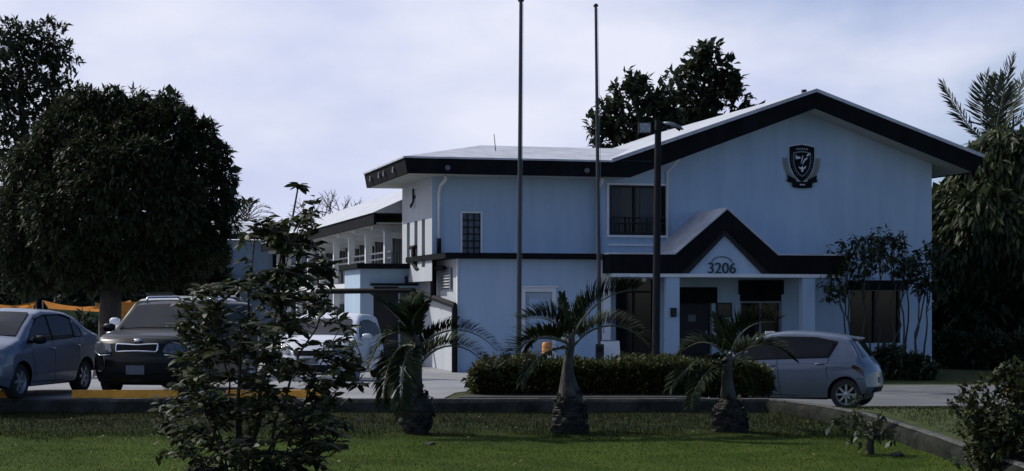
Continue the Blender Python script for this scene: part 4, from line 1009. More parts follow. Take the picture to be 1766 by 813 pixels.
# wheel stops
def wheel_stop(px, Y, l, rz, label, g=True):
    X = (px - 883) / F * Y
    mb = MB(); h = .13; w_ = .15
    mb.prism([(-l / 2, -w_ / 2, 0), (-l / 2, w_ / 2, 0), (-l / 2, w_ / 2 - .03, h), (-l / 2, -w_ / 2 + .03, h)], (l, 0, 0))
    o = mb.build('wheel_stop', 'yellow', None, bevel=.012, loc=(X, Y, yard_z(X, Y) + .013)); o.rotation_euler = (0, 0, rz)
    return tag(o, label, 'wheel stop', 'yellow wheel stops along the front of the lot')
wheel_stop(216, 28.98, 1.76, R(-.6), 'yellow wheel stop in front of the black crossover')
wheel_stop(-62, 28.95, 1.76, R(-1), 'yellow wheel stop at the front wheel of the silver saloon')
wheel_stop(480, 29.0, 1.74, R(.6), 'yellow wheel stop in front of the white hatchback')
# ------------------------------------------------------------------ poles and small things
def pole(name, label, cat_, px_b, px_t, top_y, Y, r0, r1, base_z=None, group=None, m='pole', tip=True):
    b = P(px_b, 600, Y); t = P(px_t, top_y, Y); bz = yard_z(b.x, Y) if base_z is None else base_z
    root = thing(name, label, cat_, (b.x, Y, bz), 0, group)
    h = t.z - bz; lean = t.x - b.x
    mb = MB(); mb.tube([(0, 0, -.3), (0, 0, .0), (lean * .4, 0, h * .4), (lean, 0, h)], [r0, r0, lerp(r0, r1, .4), r1], 12); mb.build('pole', m, root, smooth='auto')
    mb = MB(); mb.lathe([(r0 * 2.6, -.05), (r0 * 2.6, .03), (r0 * 1.5, .05), (r0 * 1.05, .22)], 14); mb.build('base_plate', m, root, smooth='auto')
    if tip:
        mb = MB(); mb.lathe([(.001, h - .01), (r1 * 1.7, h), (r1 * 1.9, h + .04), (r1 * 1.2, h + .08), (.001, h + .09)], 12, Matrix.Translation((lean, 0, 0))); mb.build('truck', m, root, smooth=True)
        mb = MB(); mb.tube([(r0 * 1.1, -.02, 1.2), (r0 + .05, -.04, 1.25), (r0 * 1.1, -.02, 1.36)], .012, 5); mb.build('cleat', 'metal', root, smooth=True)
        mb = MB(); mb.tube([(r0 + .02, -.03, 1.2), (lean + r1 + .015, -.02, h - .05)], .005, 4); mb.build('halyard', 'metal', root)
    return root, h, lean
pole('flagpole', 'tall bare flagpole rising in front of the service door', 'flagpole', 894, 898.5, 3, 46.5, .068, .046, group='bare flagpoles before the building')
pole('flagpole', 'slightly shorter bare flagpole left of the upper window', 'flagpole', 1035, 1027.5, 12, 46.8, .062, .036, group='bare flagpoles before the building')
lp, h, ln = pole('floodlight_pole', 'dark floodlight pole in front of the porch', 'light pole', 1130.5, 1135, 208, 45.2, .105, .085, m='lamp_pole', tip=False)
mb = MB(); s = 45.2 / F
T = lambda px, py: ((px - 1130.5) * s, CH - (py - HY) * s - lp.location.z)
x0, z0 = T(1111, 224)
fl = MB().box(x0 - .17, x0 + .17, -.28, -.12, z0 - .13, z0 + .17).build('floodlight', 'lamp_pole', lp, bevel=.015)
MB().box(x0 - .14, x0 + .14, -.30, -.281, z0 - .10, z0 + .14).build('lens', 'lamp', fl)
mb = MB(); mb.bar((x0 - .05, -.12, z0), (ln, 0, z0 - .05), .06); xa, za = T(1172, 226); xm, zm = T(1158, 217)
mb.tube([(ln, 0, za - .02), (xm, -.05, zm + .03), (xa, -.1, za)], .03, 8); mb.build('bracket', 'lamp_pole', lp)
mb = MB(); mb.lathe([(.001, .05), (.12, .03), (.20, -.04), (.17, -.07), (.001, -.06)], 18, Matrix.Translation((xm + .05, -.06, zm + .02)) @ Matrix.Rotation(R(18), 4, 'Y') @ Matrix.Diagonal((1.5, .8, .9, 1))); mb.build('floodlight', 'metal', lp, smooth=True)

# aerial on the roof
u_, z_ = L(857, 272, 1.0); w_ = W_(u_, 1.0, 5.75)
an = MB(); s_ = 51 / F; an.tube([(0, 0, -.1), ((853 - 858) * s_, 0, (268 - 220) * s_)], [.022, .012], 6)
tag(an.build('roof_aerial', 'metal', None, loc=w_), 'thin aerial rod standing on the white roof', 'aerial')

# traffic barrel by the door, meter box, sign post, white board
p = P(943, 604, 46.0); gz = yard_z(p.x, 46.0)
ba = thing('traffic_barrel', 'small orange marker barrel beside the service door', 'barrel', (p.x, 46, gz))
mb = MB(); mb.lathe([(.17, 0), (.15, .1), (.135, .5), (.125, .9), (.10, .94), (.001, .95)], 18); mb.build('barrel', 'orange_plastic', ba, smooth='auto')
mb = MB(); mb.lathe([(.139, .44), (.141, .45), (.137, .58), (.134, .59)], 18); mb.build('reflective_band', 'trim', ba, smooth='auto')
mb = MB(); mb.lathe([(.24, 0), (.24, .04), (.17, .06)], 8); mb.build('base', 'rubber', ba)
p = P(1034, 598, 46.4); gz = yard_z(p.x, 46.4)
bx = thing('meter_box', 'black meter box on a short post by the shorter flagpole', 'meter box', (p.x, 46.3, gz))
mb = MB(); mb.tube([(0, 0, -.1), (0, 0, .65)], .04, 8); mb.build('post', 'frame', bx)
hb_ = MB().box(-.11, .11, -.1, .1, .5, .92).build('housing', 'frame', bx, bevel=.015); MB().box(-.07, .07, -.112, -.1005, .7, .84).build('dial_window', 'glass', hb_)
p = P(1052, 592, 46.8); gz = yard_z(p.x, 46.8)
ab = thing('sign_board', 'plain white A-frame board at the porch corner', 'board', (p.x, 46.8, gz), .25)
for q in (-1, 1):
    pl_ = MB().prism([(-.26, q * .22, .0), (.26, q * .22, .0), (.26, q * .02, 1.0), (-.26, q * .02, 1.0)], (0, .025, 0)).build('panel', 'trim', ab)
MB().box(-.2, .2, -.03, .05, 1.0, 1.03).build('hinge', 'metal', ab)
p = P(1246, 563, 45.6); gz = yard_z(p.x, 45.6)
mbx = thing('drop_box', 'dark drop box on a thin post before the porch', 'drop box', (p.x, 45.6, gz))
MB().tube([(.06, 0, -.1), (.06, 0, 1.1)], .03, 8).build('post', 'metal', mbx)
hb_ = MB().box(-.19, .19, -.12, .12, 1.1, 1.48).build('box', 'louvre', mbx, bevel=.02); MB().box(-.14, .14, -.13, -.121, 1.36, 1.39).build('slot', 'dark', hb_)
p = P(1328, 572, 43.0); gz = yard_z(p.x, 43.0)
sg = thing('small_sign', 'small blank white sign on a stake behind the silver hatchback', 'sign', (p.x, 43.0, gz))
MB().tube([(0, 0, -.1), (0, 0, 1.25)], .025, 8).build('stake', 'metal', sg); MB().box(-.12, .12, -.03, -.026 + .04, 1.2, 1.42).build('panel', 'trim', sg, bevel=.006)

# ------------------------------------------------------------------ trees
def tree(name, label, cat_, base, trunk_limbs, lobes, n, k, llen, lwid, leaf, bark='bark', shell=.5, droop=.3, spread=.9, core=0, bias=.2, six=False, group=None, twigs=0):
    root = thing(name, label, cat_, base, 0, group); b0 = Vector(base)
    mb = MB()
    for (pts, rr) in trunk_limbs: mb.tube([Vector(q) - b0 for q in pts], rr, 8)
    lb = [((Vector(c) - b0), r) for c, r in lobes]
    pt, dr = lobes_points(lb, n, shell, bias)
    for i in range(twigs):
        q = Vector(pt[i]); src = min((Vector(x) - b0 for pts, _ in trunk_limbs for x in pts[1:]), key=lambda x: (x - q).length)
        a_, r_ = limb(src, q, .035, .01, .06, 5); mb.tube(a_, r_, 5)
    mb.build('trunk', bark, root, smooth=True)
    parts = [clumps(pt, dr, k, llen, lwid, spread, droop, six=six)]
    if core:
        q, d = lobes_points([(c, np.array(r) * .72 if not np.isscalar(r) else r * .72) for c, r in lb], core, .9, 0)
        parts.append(leaf_mesh(q, d + rng.normal(size=q.shape), llen * 2.2, llen * 1.6))
    v, f = cat(parts) if not six else parts[0]
    if six and core: 
        q = parts[1]; v2, f2 = q; f = np.concatenate([f, f2 + len(v)]); v = np.concatenate([v, v2])
    link('crown', np_mesh('crown', v, f), leaf, root); return root
def pl(px, py, Y, r, ry=None, rz=None):
    s = Y / F; return (tuple(P(px, py, Y)), (r * s, (ry if ry else r) * s, (rz if rz else r) * s))
# round mango-like tree, left
Y = 46.0; g = yard_z(-10, Y)
bx, = [P(186, 600, Y)]; b = (bx.x, Y, g)
tl = [limb(b, P(190, 500, Y), .36, .27, .03), limb(P(190, 505, Y), P(120, 360, Y - .6), .2, .08), limb(P(190, 505, Y), P(250, 330, Y - .3), .2, .08), limb(P(190, 510, Y), P(300, 420, Y + .6), .16, .06), limb(P(190, 505, Y), P(90, 450, Y + .4), .15, .05), limb(P(190, 500, Y), P(200, 250, Y + .5), .18, .05)]
lob = [pl(200, 335, Y, 150, 140, 150), pl(125, 250, Y - .4, 66), pl(178, 222, Y, 58), pl(160, 200, Y + .3, 34), pl(235, 220, Y - .2, 48), pl(285, 238, Y - .2, 62), pl(270, 205, Y + .2, 30), pl(325, 275, Y, 58), pl(345, 325, Y + .2, 50), pl(358, 385, Y, 40), pl(335, 425, Y - .3, 46),
       pl(75, 300, Y - .6, 66), pl(25, 390, Y - .2, 66), pl(50, 425, Y, 56), pl(120, 425, Y - .8, 62), pl(225, 425, Y - .8, 66), pl(290, 430, Y + .2, 50), pl(190, 330, Y - 1.7, 85), pl(110, 370, Y - 1.5, 72), pl(285, 350, Y - 1.4, 66), pl(150, 280, Y - 1.6, 48), pl(245, 285, Y - 1.7, 46)] + [pl(px, py, Y + random.uniform(-.5, .3), r) for px, py, r in ((118, 185, 20), (150, 168, 17), (195, 172, 19), (240, 170, 16), (290, 178, 20), (318, 205, 17), (352, 228, 20), (378, 268, 18), (392, 305, 16), (390, 345, 17), (398, 385, 14), (372, 440, 22), (80, 240, 26), (40, 320, 28), (170, 478, 28), (105, 470, 34), (55, 470, 36), (270, 472, 34), (330, 468, 28), (225, 484, 20))]
tree('round_tree', 'big dense round tree with dark drooping leaves above the car lot', 'tree', b, tl, lob, 7600, 12, .17, .05, 'leaf_mango', shell=.30, droop=.5, spread=.75, core=3200, bias=.15, twigs=60)
# taller tree behind it
Y = 65.0; b = P(45, 600, Y); b.z = -.6
tl = [limb(b, P(45, 300, Y), .32, .2, .03), limb(P(45, 330, Y), P(30, 90, Y), .17, .05), limb(P(45, 300, Y), P(100, 110, Y), .14, .04), limb(P(45, 300, Y), P(0, 180, Y + .5), .14, .04), limb(P(45, 280, Y), P(110, 200, Y - .5), .12, .04)]
lob = [pl(30, 75, Y, 42), pl(80, 70, Y, 38), pl(105, 105, Y, 30), pl(20, 130, Y, 55), pl(70, 140, Y, 48), pl(110, 170, Y, 34), pl(30, 210, Y, 60), pl(90, 225, Y, 50), pl(128, 158, Y, 16), pl(20, 290, Y, 60), pl(-30, 150, Y, 60), pl(30, 380, Y, 60), pl(75, 445, Y, 46), pl(10, 455, Y, 56), pl(120, 455, Y, 36), pl(45, 490, Y, 36)]
tree('open_crowned_tree', 'taller open-crowned tree rising behind the round tree at the left edge', 'tree', b, tl, lob, 1700, 8, .25, .105, 'leaf_far', shell=.8, droop=.25, twigs=70)
# two trees behind the gable
Y = 74.0; b = P(1215, 560, Y); b.z = -.7
tl = [limb(b, P(1210, 300, Y), .35, .22, .03), limb(P(1210, 300, Y), P(1225, 100, Y), .15, .04), limb(P(1210, 300, Y), P(1170, 140, Y), .12, .04), limb(P(1210, 300, Y), P(1275, 160, Y), .12, .04), limb(P(1210, 300, Y), P(1300, 180, Y), .1, .03), limb(P(1205, 300, Y), P(1150, 190, Y), .1, .03)]
lob = [pl(1228, 80, Y, 27), pl(1205, 105, Y, 36), pl(1250, 110, Y, 30), pl(1175, 120, Y, 28), pl(1230, 150, Y, 46), pl(1270, 145, Y, 30), pl(1180, 165, Y, 34), pl(1220, 205, Y, 48), pl(1272, 195, Y, 28), pl(1306, 180, Y, 20), pl(1180, 215, Y, 40), pl(1250, 235, Y, 42)]
lob = [((c_[0], c_[1], c_[2] - .42), tuple(q_ * .9 for q_ in r_)) for c_, r_ in lob]
tree('broad_leaved_tree', 'broad-leaved tree showing highest above the gable roof', 'tree', b, tl, lob, 400, 9, .35, .19, 'leaf_big', shell=.9, droop=.1, spread=1.1, twigs=70)
Y = 70.0; b = P(1090, 560, Y); b.z = -.7
tl = [limb(b, P(1090, 300, Y), .3, .18, .03), limb(P(1090, 300, Y), P(1088, 120, Y), .12, .03), limb(P(1090, 300, Y), P(1040, 195, Y), .1, .03), limb(P(1090, 300, Y), P(1130, 170, Y), .1, .03)]
lob = [pl(1088, 118, Y, 22), pl(1100, 140, Y, 25), pl(1066, 150, Y, 20), pl(1050, 180, Y, 26), pl(1095, 180, Y, 34), pl(1135, 165, Y, 28), pl(1030, 205, Y, 22), pl(1065, 220, Y, 36), pl(1110, 220, Y, 40), pl(1030, 240, Y, 20), pl(1145, 215, Y, 26), pl(1150, 175, Y, 24), pl(1160, 205, Y + 1, 30), pl(1146, 150, Y, 20), pl(1138, 196, Y, 28)]
lob = [((c_[0], c_[1], c_[2] - .38), tuple(q_ * .9 for q_ in r_)) for c_, r_ in lob]
tree('broad_leaved_tree', 'lower broad-leaved tree over the roof behind the floodlight pole', 'tree', b, tl, lob, 320, 9, .33, .18, 'leaf_big', shell=.9, droop=.1, spread=1.1, twigs=60)
# right hand mass of drooping trees
Y = 61.0; b = P(1720, 600, Y); b.z = -.55
tl = [limb(b, P(1720, 420, Y), .35, .25), limb(P(1720, 440, Y), P(1680, 300, Y), .16, .05), limb(P(1720, 430, Y), P(1780, 310, Y), .16, .05)]
lob = [pl(1740, 300, Y, 75), pl(1690, 310, Y, 50), pl(1800, 330, Y, 90), pl(1650, 360, Y, 44), pl(1700, 390, Y - .8, 75), pl(1770, 410, Y - 1, 80), pl(1660, 440, Y - .5, 60)]
tree('drooping_tree', 'tree with long drooping leaves at the right end of the building', 'tree', b, tl, lob, 3300, 9, .44, .095, 'leaf_right', shell=.35, droop=.95, spread=.55, core=1200, six=True, bias=.1)
Y = 63.0; b = P(1655, 620, Y); b.z = -.55
lob = [pl(1650, 480, Y, 60), pl(1720, 500, Y, 80), pl(1790, 500, Y, 80), pl(1650, 570, Y, 70), pl(1740, 590, Y, 80), pl(1620, 420, Y + 1.5, 50), pl(1810, 590, Y, 70), pl(1690, 455, Y - 3, 48), pl(1745, 470, Y - 3, 60), pl(1700, 540, Y - 3, 60), pl(1765, 545, Y - 3, 50)]
tree('understorey_tree', 'very dark low tree filling the space right of the building', 'tree', b, [limb(b, P(1665, 470, Y), .2, .08)], lob, 2100, 10, .32, .12, 'leaf_far', shell=.4, droop=.5, core=1500)
for (px, yy, Y, r) in ((1640, 615, 57, 34), (1705, 610, 56, 42), (1775, 615, 55, 45)):
    b = P(px, 640, Y); b.z = yard_z(b.x, Y)
    root = thing('bed_shrub', {1640: 'low dark shrub nearest the building corner in the right bed', 1705: 'middle low dark shrub in the shaded right bed', 1775: 'low dark shrub at the right end of the shaded bed'}[px], 'shrub', b, 0, 'shrubs in the shaded bed under the right trees')
    q, d = lobes_points([(Vector((0, 0, .45)), (r * Y / F, .6, .75)), (Vector((.5, 0, .3)), (.6, .5, .5))], 300, .8)
    v, f = clumps(q, d, 9, .24, .08, droop=.2); link('foliage', np_mesh('foliage', v, f), 'leaf_far', root)
    mb = MB()
    for i in range(4): mb.tube(*limb((0, 0, -.1), (random.uniform(-.4, .4), random.uniform(-.3, .3), .8), .03, .01), 5)
    mb.build('stem', 'stem', root)
# trees and bushes far left behind the lot
for i, (px, py, Y, r, lab) in enumerate(((20, 470, 78, 46, 'dark bushy tree behind the canopies at the left edge'), (95, 480, 82, 50, 'dark bushy tree behind the canopy ridge'), (165, 478, 76, 44, 'dark bushy tree just left of the round tree trunk'), (255, 480, 80, 50, 'dark bushy tree behind the canopies right of the round tree trunk'), (330, 470, 84, 50, 'dark bushy tree behind the white car'), (-40, 440, 80, 70, 'dark bushy tree at the far left beyond the fence'))):
    b = P(px, 560, Y); b.z = -.5
    lob = [pl(px, py, Y, r), pl(px - r * .6, py + 20, Y, r * .7), pl(px + r * .6, py + 25, Y, r * .7), pl(px, py + 45, Y, r * .9)]
    tl = [limb(b, P(px, py + 10, Y), .16, .08)] + [limb(P(px, py + 40, Y), P(px + q, py - 10 - abs(q) * .3, Y - 1), .07, .03, .12) for q in (-r * .7, r * .6, -r * .2)]
    tree('bushy_tree', lab, 'tree', b, tl, lob, 360, 8, .5, .2, 'leaf_far', bark='bark_pale', shell=.6, droop=.4, core=350, group='bushy trees beyond the fence')
# small palm top and bare tree over the wing
def frond(mb_leaf, rach, pts, n, ll, wid, up=.35, vee=.7, hang=.25, r0=.02, taper=(.45, 1, .5), tip=.1):
    """one pinnate frond along a polyline; leaflets on both sides"""
    P_ = [Vector(p) for p in pts]
    def bez(t):
        if len(P_) == 3: return (1 - t) ** 2 * P_[0] + 2 * t * (1 - t) * P_[1] + t * t * P_[2]
        return (1 - t) ** 3 * P_[0] + 3 * t * (1 - t) ** 2 * P_[1] + 3 * t * t * (1 - t) * P_[2] + t ** 3 * P_[3]
    rach.tube([bez(i / 10) for i in range(11)], [lerp(r0, r0 * .25, i / 10) for i in range(11)], 5)
    bs, ax, ln, rl = [], [], [], []
    for i in range(n):
        t = tip + (1 - tip) * (i + .5) / n; p = bez(t); d = (bez(min(t + .02, 1)) - bez(max(t - .02, 0))).normalized()
        s = d.cross(Vector((0, 0, 1)))
        if s.length < .25: s = d.cross(Vector((0, 1, .2)))
        s.normalize(); u = s.cross(d)
        k = np.interp(t, [tip, .45, 1], taper)
        for q in (1, -1):
            a = d * (.35 + .5 * t) + s * q * vee + u * up + Vector((random.gauss(0, .09), random.gauss(0, .09), random.gauss(0, .09) - hang * t))
            bs.append(p); ax.append(a.normalized()); ln.append(ll * k * random.uniform(.85, 1.12)); rl.append(u + s * q * .3)
    v, f = leaf_mesh(np.array(bs), np.array(ax), np.array(ln), wid, fold=.12, roll=np.array(rl), six=True)
    mb_leaf.append((v, f))
def palm_crown(root, fronds, leaf, n, ll, wid, off, **k):
    lv, rc = [], MB()
    for (pts, kw) in fronds:
        a = dict(k); a.update(kw); nn = int(a.pop('n', n) * a.get('nmul', 1)); l_ = a.pop('ll', ll) * a.get('lmul', 1); a.pop('nmul', 0); a.pop('lmul', 0)
        frond(lv, rc, [Vector(p) - off for p in pts], nn, l_, wid, **a)
        v, f = lv.pop(); me = np_mesh('frond', v, f); fr = link('frond', me, leaf, root)
        rc.build('rachis', 'rachis', fr, smooth=True); rc = MB()
def fpx(Y, pts): return [P(px, py, Y + d) for px, py, d in pts]
Y = 95.0; b = P(424, 560, Y); b.z = -.5
root = thing('distant_palm', 'small distant palm top above the rear wing', 'palm', b)
mb = MB(); mb.tube(*limb((0, 0, 0), P(424, 385, Y) - b, .2, .15, .01), 8); mb.build('trunk', 'bark', root, smooth=True)
fr = []
for a in np.linspace(-.4, math.pi + .4, 11):
    e = Vector((math.cos(a), random.uniform(-.6, .6), math.sin(a))); c0 = P(424, 382, Y)
    fr.append(([c0, c0 + e * .8 + Vector((0, 0, .5)), c0 + e * 1.2 + Vector((e.x * .5, 0, -.1))], {}))
palm_crown(root, fr, 'leaf_palm', 16, .6, .08, b, r0=.03)
Y = 100.0; b = P(566, 560, Y); b.z = -.5
root = thing('bare_tree', 'leafless tree with bare twigs over the classroom wing roof', 'tree', b); mb = MB()
def branch(p, d, l, r, depth):
    q = p + d * l; pts, rr = limb(p, q, r, r * .6, .06, 4); mb.tube(pts, rr, 5)
    if depth == 0: return
    for i in range(3):
        nd = (d + Vector((random.gauss(0, .55), random.gauss(0, .5), random.gauss(.08, .3)))).normalized(); branch(q, nd, l * random.uniform(.6, .8), r * .58, depth - 1)
branch(P(570, 430, Y) - b, Vector((-.1, 0, 1)), 1.0, .09, 0)
for a in (-.9, -.45, 0, .4, .8): branch(P(570, 415, Y) - b, Vector((math.sin(a), random.uniform(-.3, .3), math.cos(a))).normalized(), 1.15, .07, 3)
mb.tube([(0, 0, 0), P(570, 410, Y) - b], [.16, .1], 8)
mb.build('branches', 'bark_pale', root)

# coconut palm, right
Y = 66.0; b = P(1725, 600, Y); b.z = -.6
root = thing('coconut_palm', 'coconut palm with feathery fronds above the right trees', 'palm', b)
mb = MB(); mb.tube(*limb((0, 0, 0), P(1712, 250, Y) - b, .22, .15, .01), 10); mb.build('trunk', 'bark_pale', root, smooth=True)
FR = [([(1708, 250, 0), (1668, 225, -.3), (1650, 190, -.4), (1626, 143, -.5)], dict(n=38, ll=.85, up=.1, vee=.75, hang=.15)),
      ([(1710, 248, 0), (1690, 205, .2), (1692, 165, .3), (1704, 128, .3)], dict(n=36, ll=.9, vee=.6)),
      ([(1716, 246, 0), (1722, 190, -.6), (1732, 150, -.8), (1748, 100, -1)], dict(n=38, ll=1.0, vee=.6)),
      ([(1718, 248, 0), (1740, 190, .5), (1760, 160, .6), (1775, 120, .6)], dict(n=36, ll=1.0, vee=.6)),
      ([(1718, 250, 0), (1750, 210, -.6), (1790, 180, -1), (1830, 190, -1.2)], dict(n=36, ll=1.0)),
      ([(1716, 250, 0), (1735, 215, 1.5), (1740, 180, 2.2), (1735, 150, 2.6)], dict(n=30, ll=1.0)),
      ([(1708, 252, 0), (1690, 240, -1), (1670, 250, -1.6), (1655, 280, -1.8)], dict(n=30, ll=.9, hang=.6)),
      ([(1716, 252, 0), (1745, 240, -1.2), (1775, 250, -1.8), (1800, 290, -2)], dict(n=30, ll=.95, hang=.6)),
      ([(1712, 252, 0), (1715, 225, -1.5), (1712, 220, -2.4), (1705, 260, -3)], dict(n=30, ll=.9, hang=.6)),
      ([(1712, 248, 0), (1712, 190, -.2), (1716, 165, -.1), (1722, 135, .3)], dict(n=36, ll=1.0, vee=.5))]
palm_crown(root, [(fpx(Y, p), k) for p, k in FR], 'leaf_coco', 34, .95, .075, b, r0=.035, taper=(.5, 1, .45))

# flowering shrub with slim bare stems against the wall
Y = 50.5; b = P(1530, 640, Y); b.z = yard_z(b.x, Y)
root = thing('tall_shrub', 'slim many-stemmed shrub with leafy tops against the gable wall', 'shrub', b)
mb = MB(); tops = []
for (x0, x1, y1) in ((1468, 1448, 505), (1472, 1462, 440), (1480, 1500, 430), (1500, 1490, 470), (1505, 1520, 425), (1535, 1540, 440), (1540, 1560, 470), (1560, 1575, 450), (1572, 1600, 440), (1578, 1590, 480), (1560, 1548, 420), (1590, 1604, 500), (1480, 1444, 470)):
    a = P(x0 + random.uniform(-6, 6), 632, Y + random.uniform(-.5, .4)) ; e = P(x1, y1, Y + random.uniform(-.6, .5))
    pts, rr = limb(a - b, e - b, .035, .014, .035, 8); mb.tube(pts, rr, 6); tops.append(e)
    for q in range(3):
        t2 = e + Vector((random.uniform(-.35, .35), random.uniform(-.3, .3), random.uniform(-.25, .3))); p2, r2 = limb(Vector(pts[5]), t2 - b, .014, .006, .05, 4); mb.tube(p2, r2, 5); tops.append(t2)
mb.build('stem', 'bark', root, smooth=True)
pt = np.array([np.array(t - b) for t in tops]); pt = np.repeat(pt, 9, 0) + rng.normal(size=(len(pt) * 9, 3)) * np.array([.17, .17, .12])
v, f = clumps(pt, rand_dirs(len(pt)), 6, .17, .07, droop=.45); link('foliage', np_mesh('foliage', v, f), 'leaf_far', root)
for (px, py, w_, h_, lab) in ((1482, 600, 34, 22, 'low round shrub below the slim stemmed shrub, nearest the hatchback'), (1535, 592, 30, 24, 'low round shrub under the middle of the slim stemmed shrub'), (1575, 606, 30, 20, 'low round shrub at the building corner under the slim stems')):
    Y2 = 48.3; b2 = P(px, 630, Y2); b2.z = yard_z(b2.x, Y2); s = Y2 / F
    r2 = thing('round_shrub', lab, 'shrub', b2, 0, 'low shrubs along the gable wall')
    q, d = lobes_points([(Vector((0, 0, (632 - py) * s * .9)), (w_ * s, .45, h_ * s)), (Vector((w_ * s * .6, -.1, (630 - py) * s * .6)), (w_ * s * .6, .4, h_ * s * .8))], 170, .8)
    v, f = clumps(q, d, 9, .16, .07); link('foliage', np_mesh('foliage', v, f), 'leaf_far', r2)
    mb = MB()
    for i in range(4): mb.tube(*limb((0, 0, -.05), (random.uniform(-.3, .3), random.uniform(-.2, .2), .55), .02, .008), 5)
    mb.build('stem', 'stem', r2)

# ------------------------------------------------------------------ hedge
Yh = 30.4; x0, x1 = P(820, 0, Yh).x, P(1318, 0, Yh).x; xm = (x0 + x1) / 2; hh = .47
root = thing('hedge', 'clipped box hedge between the lawn wall and the porch', 'hedge', (xm, Yh, 0))
n = 5200; hw_, hd_ = (x1 - x0) / 2, .55
face = rng.choice(4, n, p=[.45, .38, .09, .08]); q = np.zeros((n, 3)); d = np.zeros((n, 3))
a_ = rng.uniform(-1, 1, n); b_ = rng.uniform(0, 1, n)
top_z = lambda x: hh + .035 * np.sin(x * 2.7) + .03 * np.sin(x * 7.3 + 1)
q[:, 0] = np.where(face < 2, a_ * hw_, np.where(face == 2, -hw_, hw_)); q[:, 1] = np.where(face == 0, -hd_, np.where(face == 1, (b_ * 2 - 1) * hd_, a_ * hd_))
q[:, 2] = np.where(face == 1, top_z(q[:, 0]), b_ * hh)
d[:, 0] = np.where(face == 2, -1, np.where(face == 3, 1, 0)); d[:, 1] = np.where(face == 0, -1, 0); d[:, 2] = np.where(face == 1, 1, .25)
q[:, 2] += np.where(face == 1, rng.normal(size=n) * .03, 0); rd = 1 - np.maximum(0, (np.abs(q[:, 0]) - hw_ + .25) / .25).clip(0, 1) ** 2 * .25
q[:, 2] = q[:, 2] * rd * (1 - .14 * np.clip((q[:, 0] - hw_ + .9) / .9, 0, 1)) + .05; q[:, 1] -= np.where(q[:, 2] < .25, -.06, 0) ; q += rng.normal(size=q.shape) * .03
d += rng.normal(size=d.shape) * .35
v, f = clumps(q, unit(d), 8, .062, .034, .9, .0, .9); link('foliage', np_mesh('foliage', v, f), 'leaf_hedge', root)
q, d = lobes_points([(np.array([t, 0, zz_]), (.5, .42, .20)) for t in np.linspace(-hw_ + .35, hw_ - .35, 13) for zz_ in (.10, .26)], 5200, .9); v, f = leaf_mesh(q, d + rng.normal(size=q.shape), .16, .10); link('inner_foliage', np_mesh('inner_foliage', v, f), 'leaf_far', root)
mb = MB()
for t in np.linspace(-hw_ + .2, hw_ - .2, 26): mb.tube(*limb((t, random.uniform(-.2, .2), -.05), (t + random.uniform(-.15, .15), random.uniform(-.3, .3), .40), .018, .008), 5)
mb.build('stem', 'stem', root)
for i, (px, lab) in enumerate(((1188, 'a'), )): pass

# ------------------------------------------------------------------ bottle palms
def bottle_palm(px, label, Y, base_y, bulb, shaft, fronds, lean=0):
    b = P(px, base_y, Y); b.z = lawn_z(b.x, Y) - .02; s = Y / F
    root = thing('bottle_palm', label, 'palm', b, 0, 'bottle palms on the lawn')
    mb = MB(); bulb = sorted(bulb)
    prof = []
    zz = np.linspace(bulb[-1][0], bulb[0][0], 34)
    for i, y in enumerate(zz):
        r = np.interp(y, [q[0] for q in bulb], [q[1] for q in bulb]) * s; prof.append((r * .9 * (1 + random.uniform(-.05, .05)), (base_y - y) * s))
    prof = sorted(prof, key=lambda q: q[1])
    mb.lathe([(prof[0][0] * 1.1, -.1)] + prof, 26, None, lambda a, z: 1 + .06 * math.sin(a * 3 + z * 17) + .05 * math.sin(a * 7 - z * 23) + .04 * math.sin(a * 11 + z * 41));
    off = []                                        # old leaf bases, ragged plates round the bulb
    for i in range(90):
        t = random.random(); y = lerp(bulb[0][0], bulb[-1][0], t); r = np.interp(y, [q[0] for q in bulb], [q[1] for q in bulb]) * s
        a = random.uniform(0, 6.28); z = (base_y - y) * s; w2 = random.uniform(.18, .5); hh2 = random.uniform(.03, .10)
        A = lambda aa, rr, z_: (rr * math.cos(aa), rr * math.sin(aa), z_)
        mb.add([A(a - w2, r * 1.03, z), A(a + w2, r * 1.03, z + .02), A(a + w2 * .6, r * random.uniform(1.0, 1.14), z + hh2), A(a - w2 * .4, r * random.uniform(1.0, 1.18), z + hh2 * .9)], [(0, 1, 2, 3)])
    mb.build('trunk', 'bulb', root, smooth='auto')
    mb = MB(); y0, r0 = shaft[0][1], shaft[0][2]
    mb.tube([P(x, y, Y) - b for x, y, r in shaft], [r * s for x, y, r in shaft], 14); mb.build('crownshaft', 'shaft', root, smooth=True)
    palm_crown(root, [(fpx(Y, p), k) for p, k in fronds], 'leaf_palm', 34, .34, .040, b, r0=.02, taper=(.75, 1, .5), lmul=1.3, nmul=1.9)
    return root
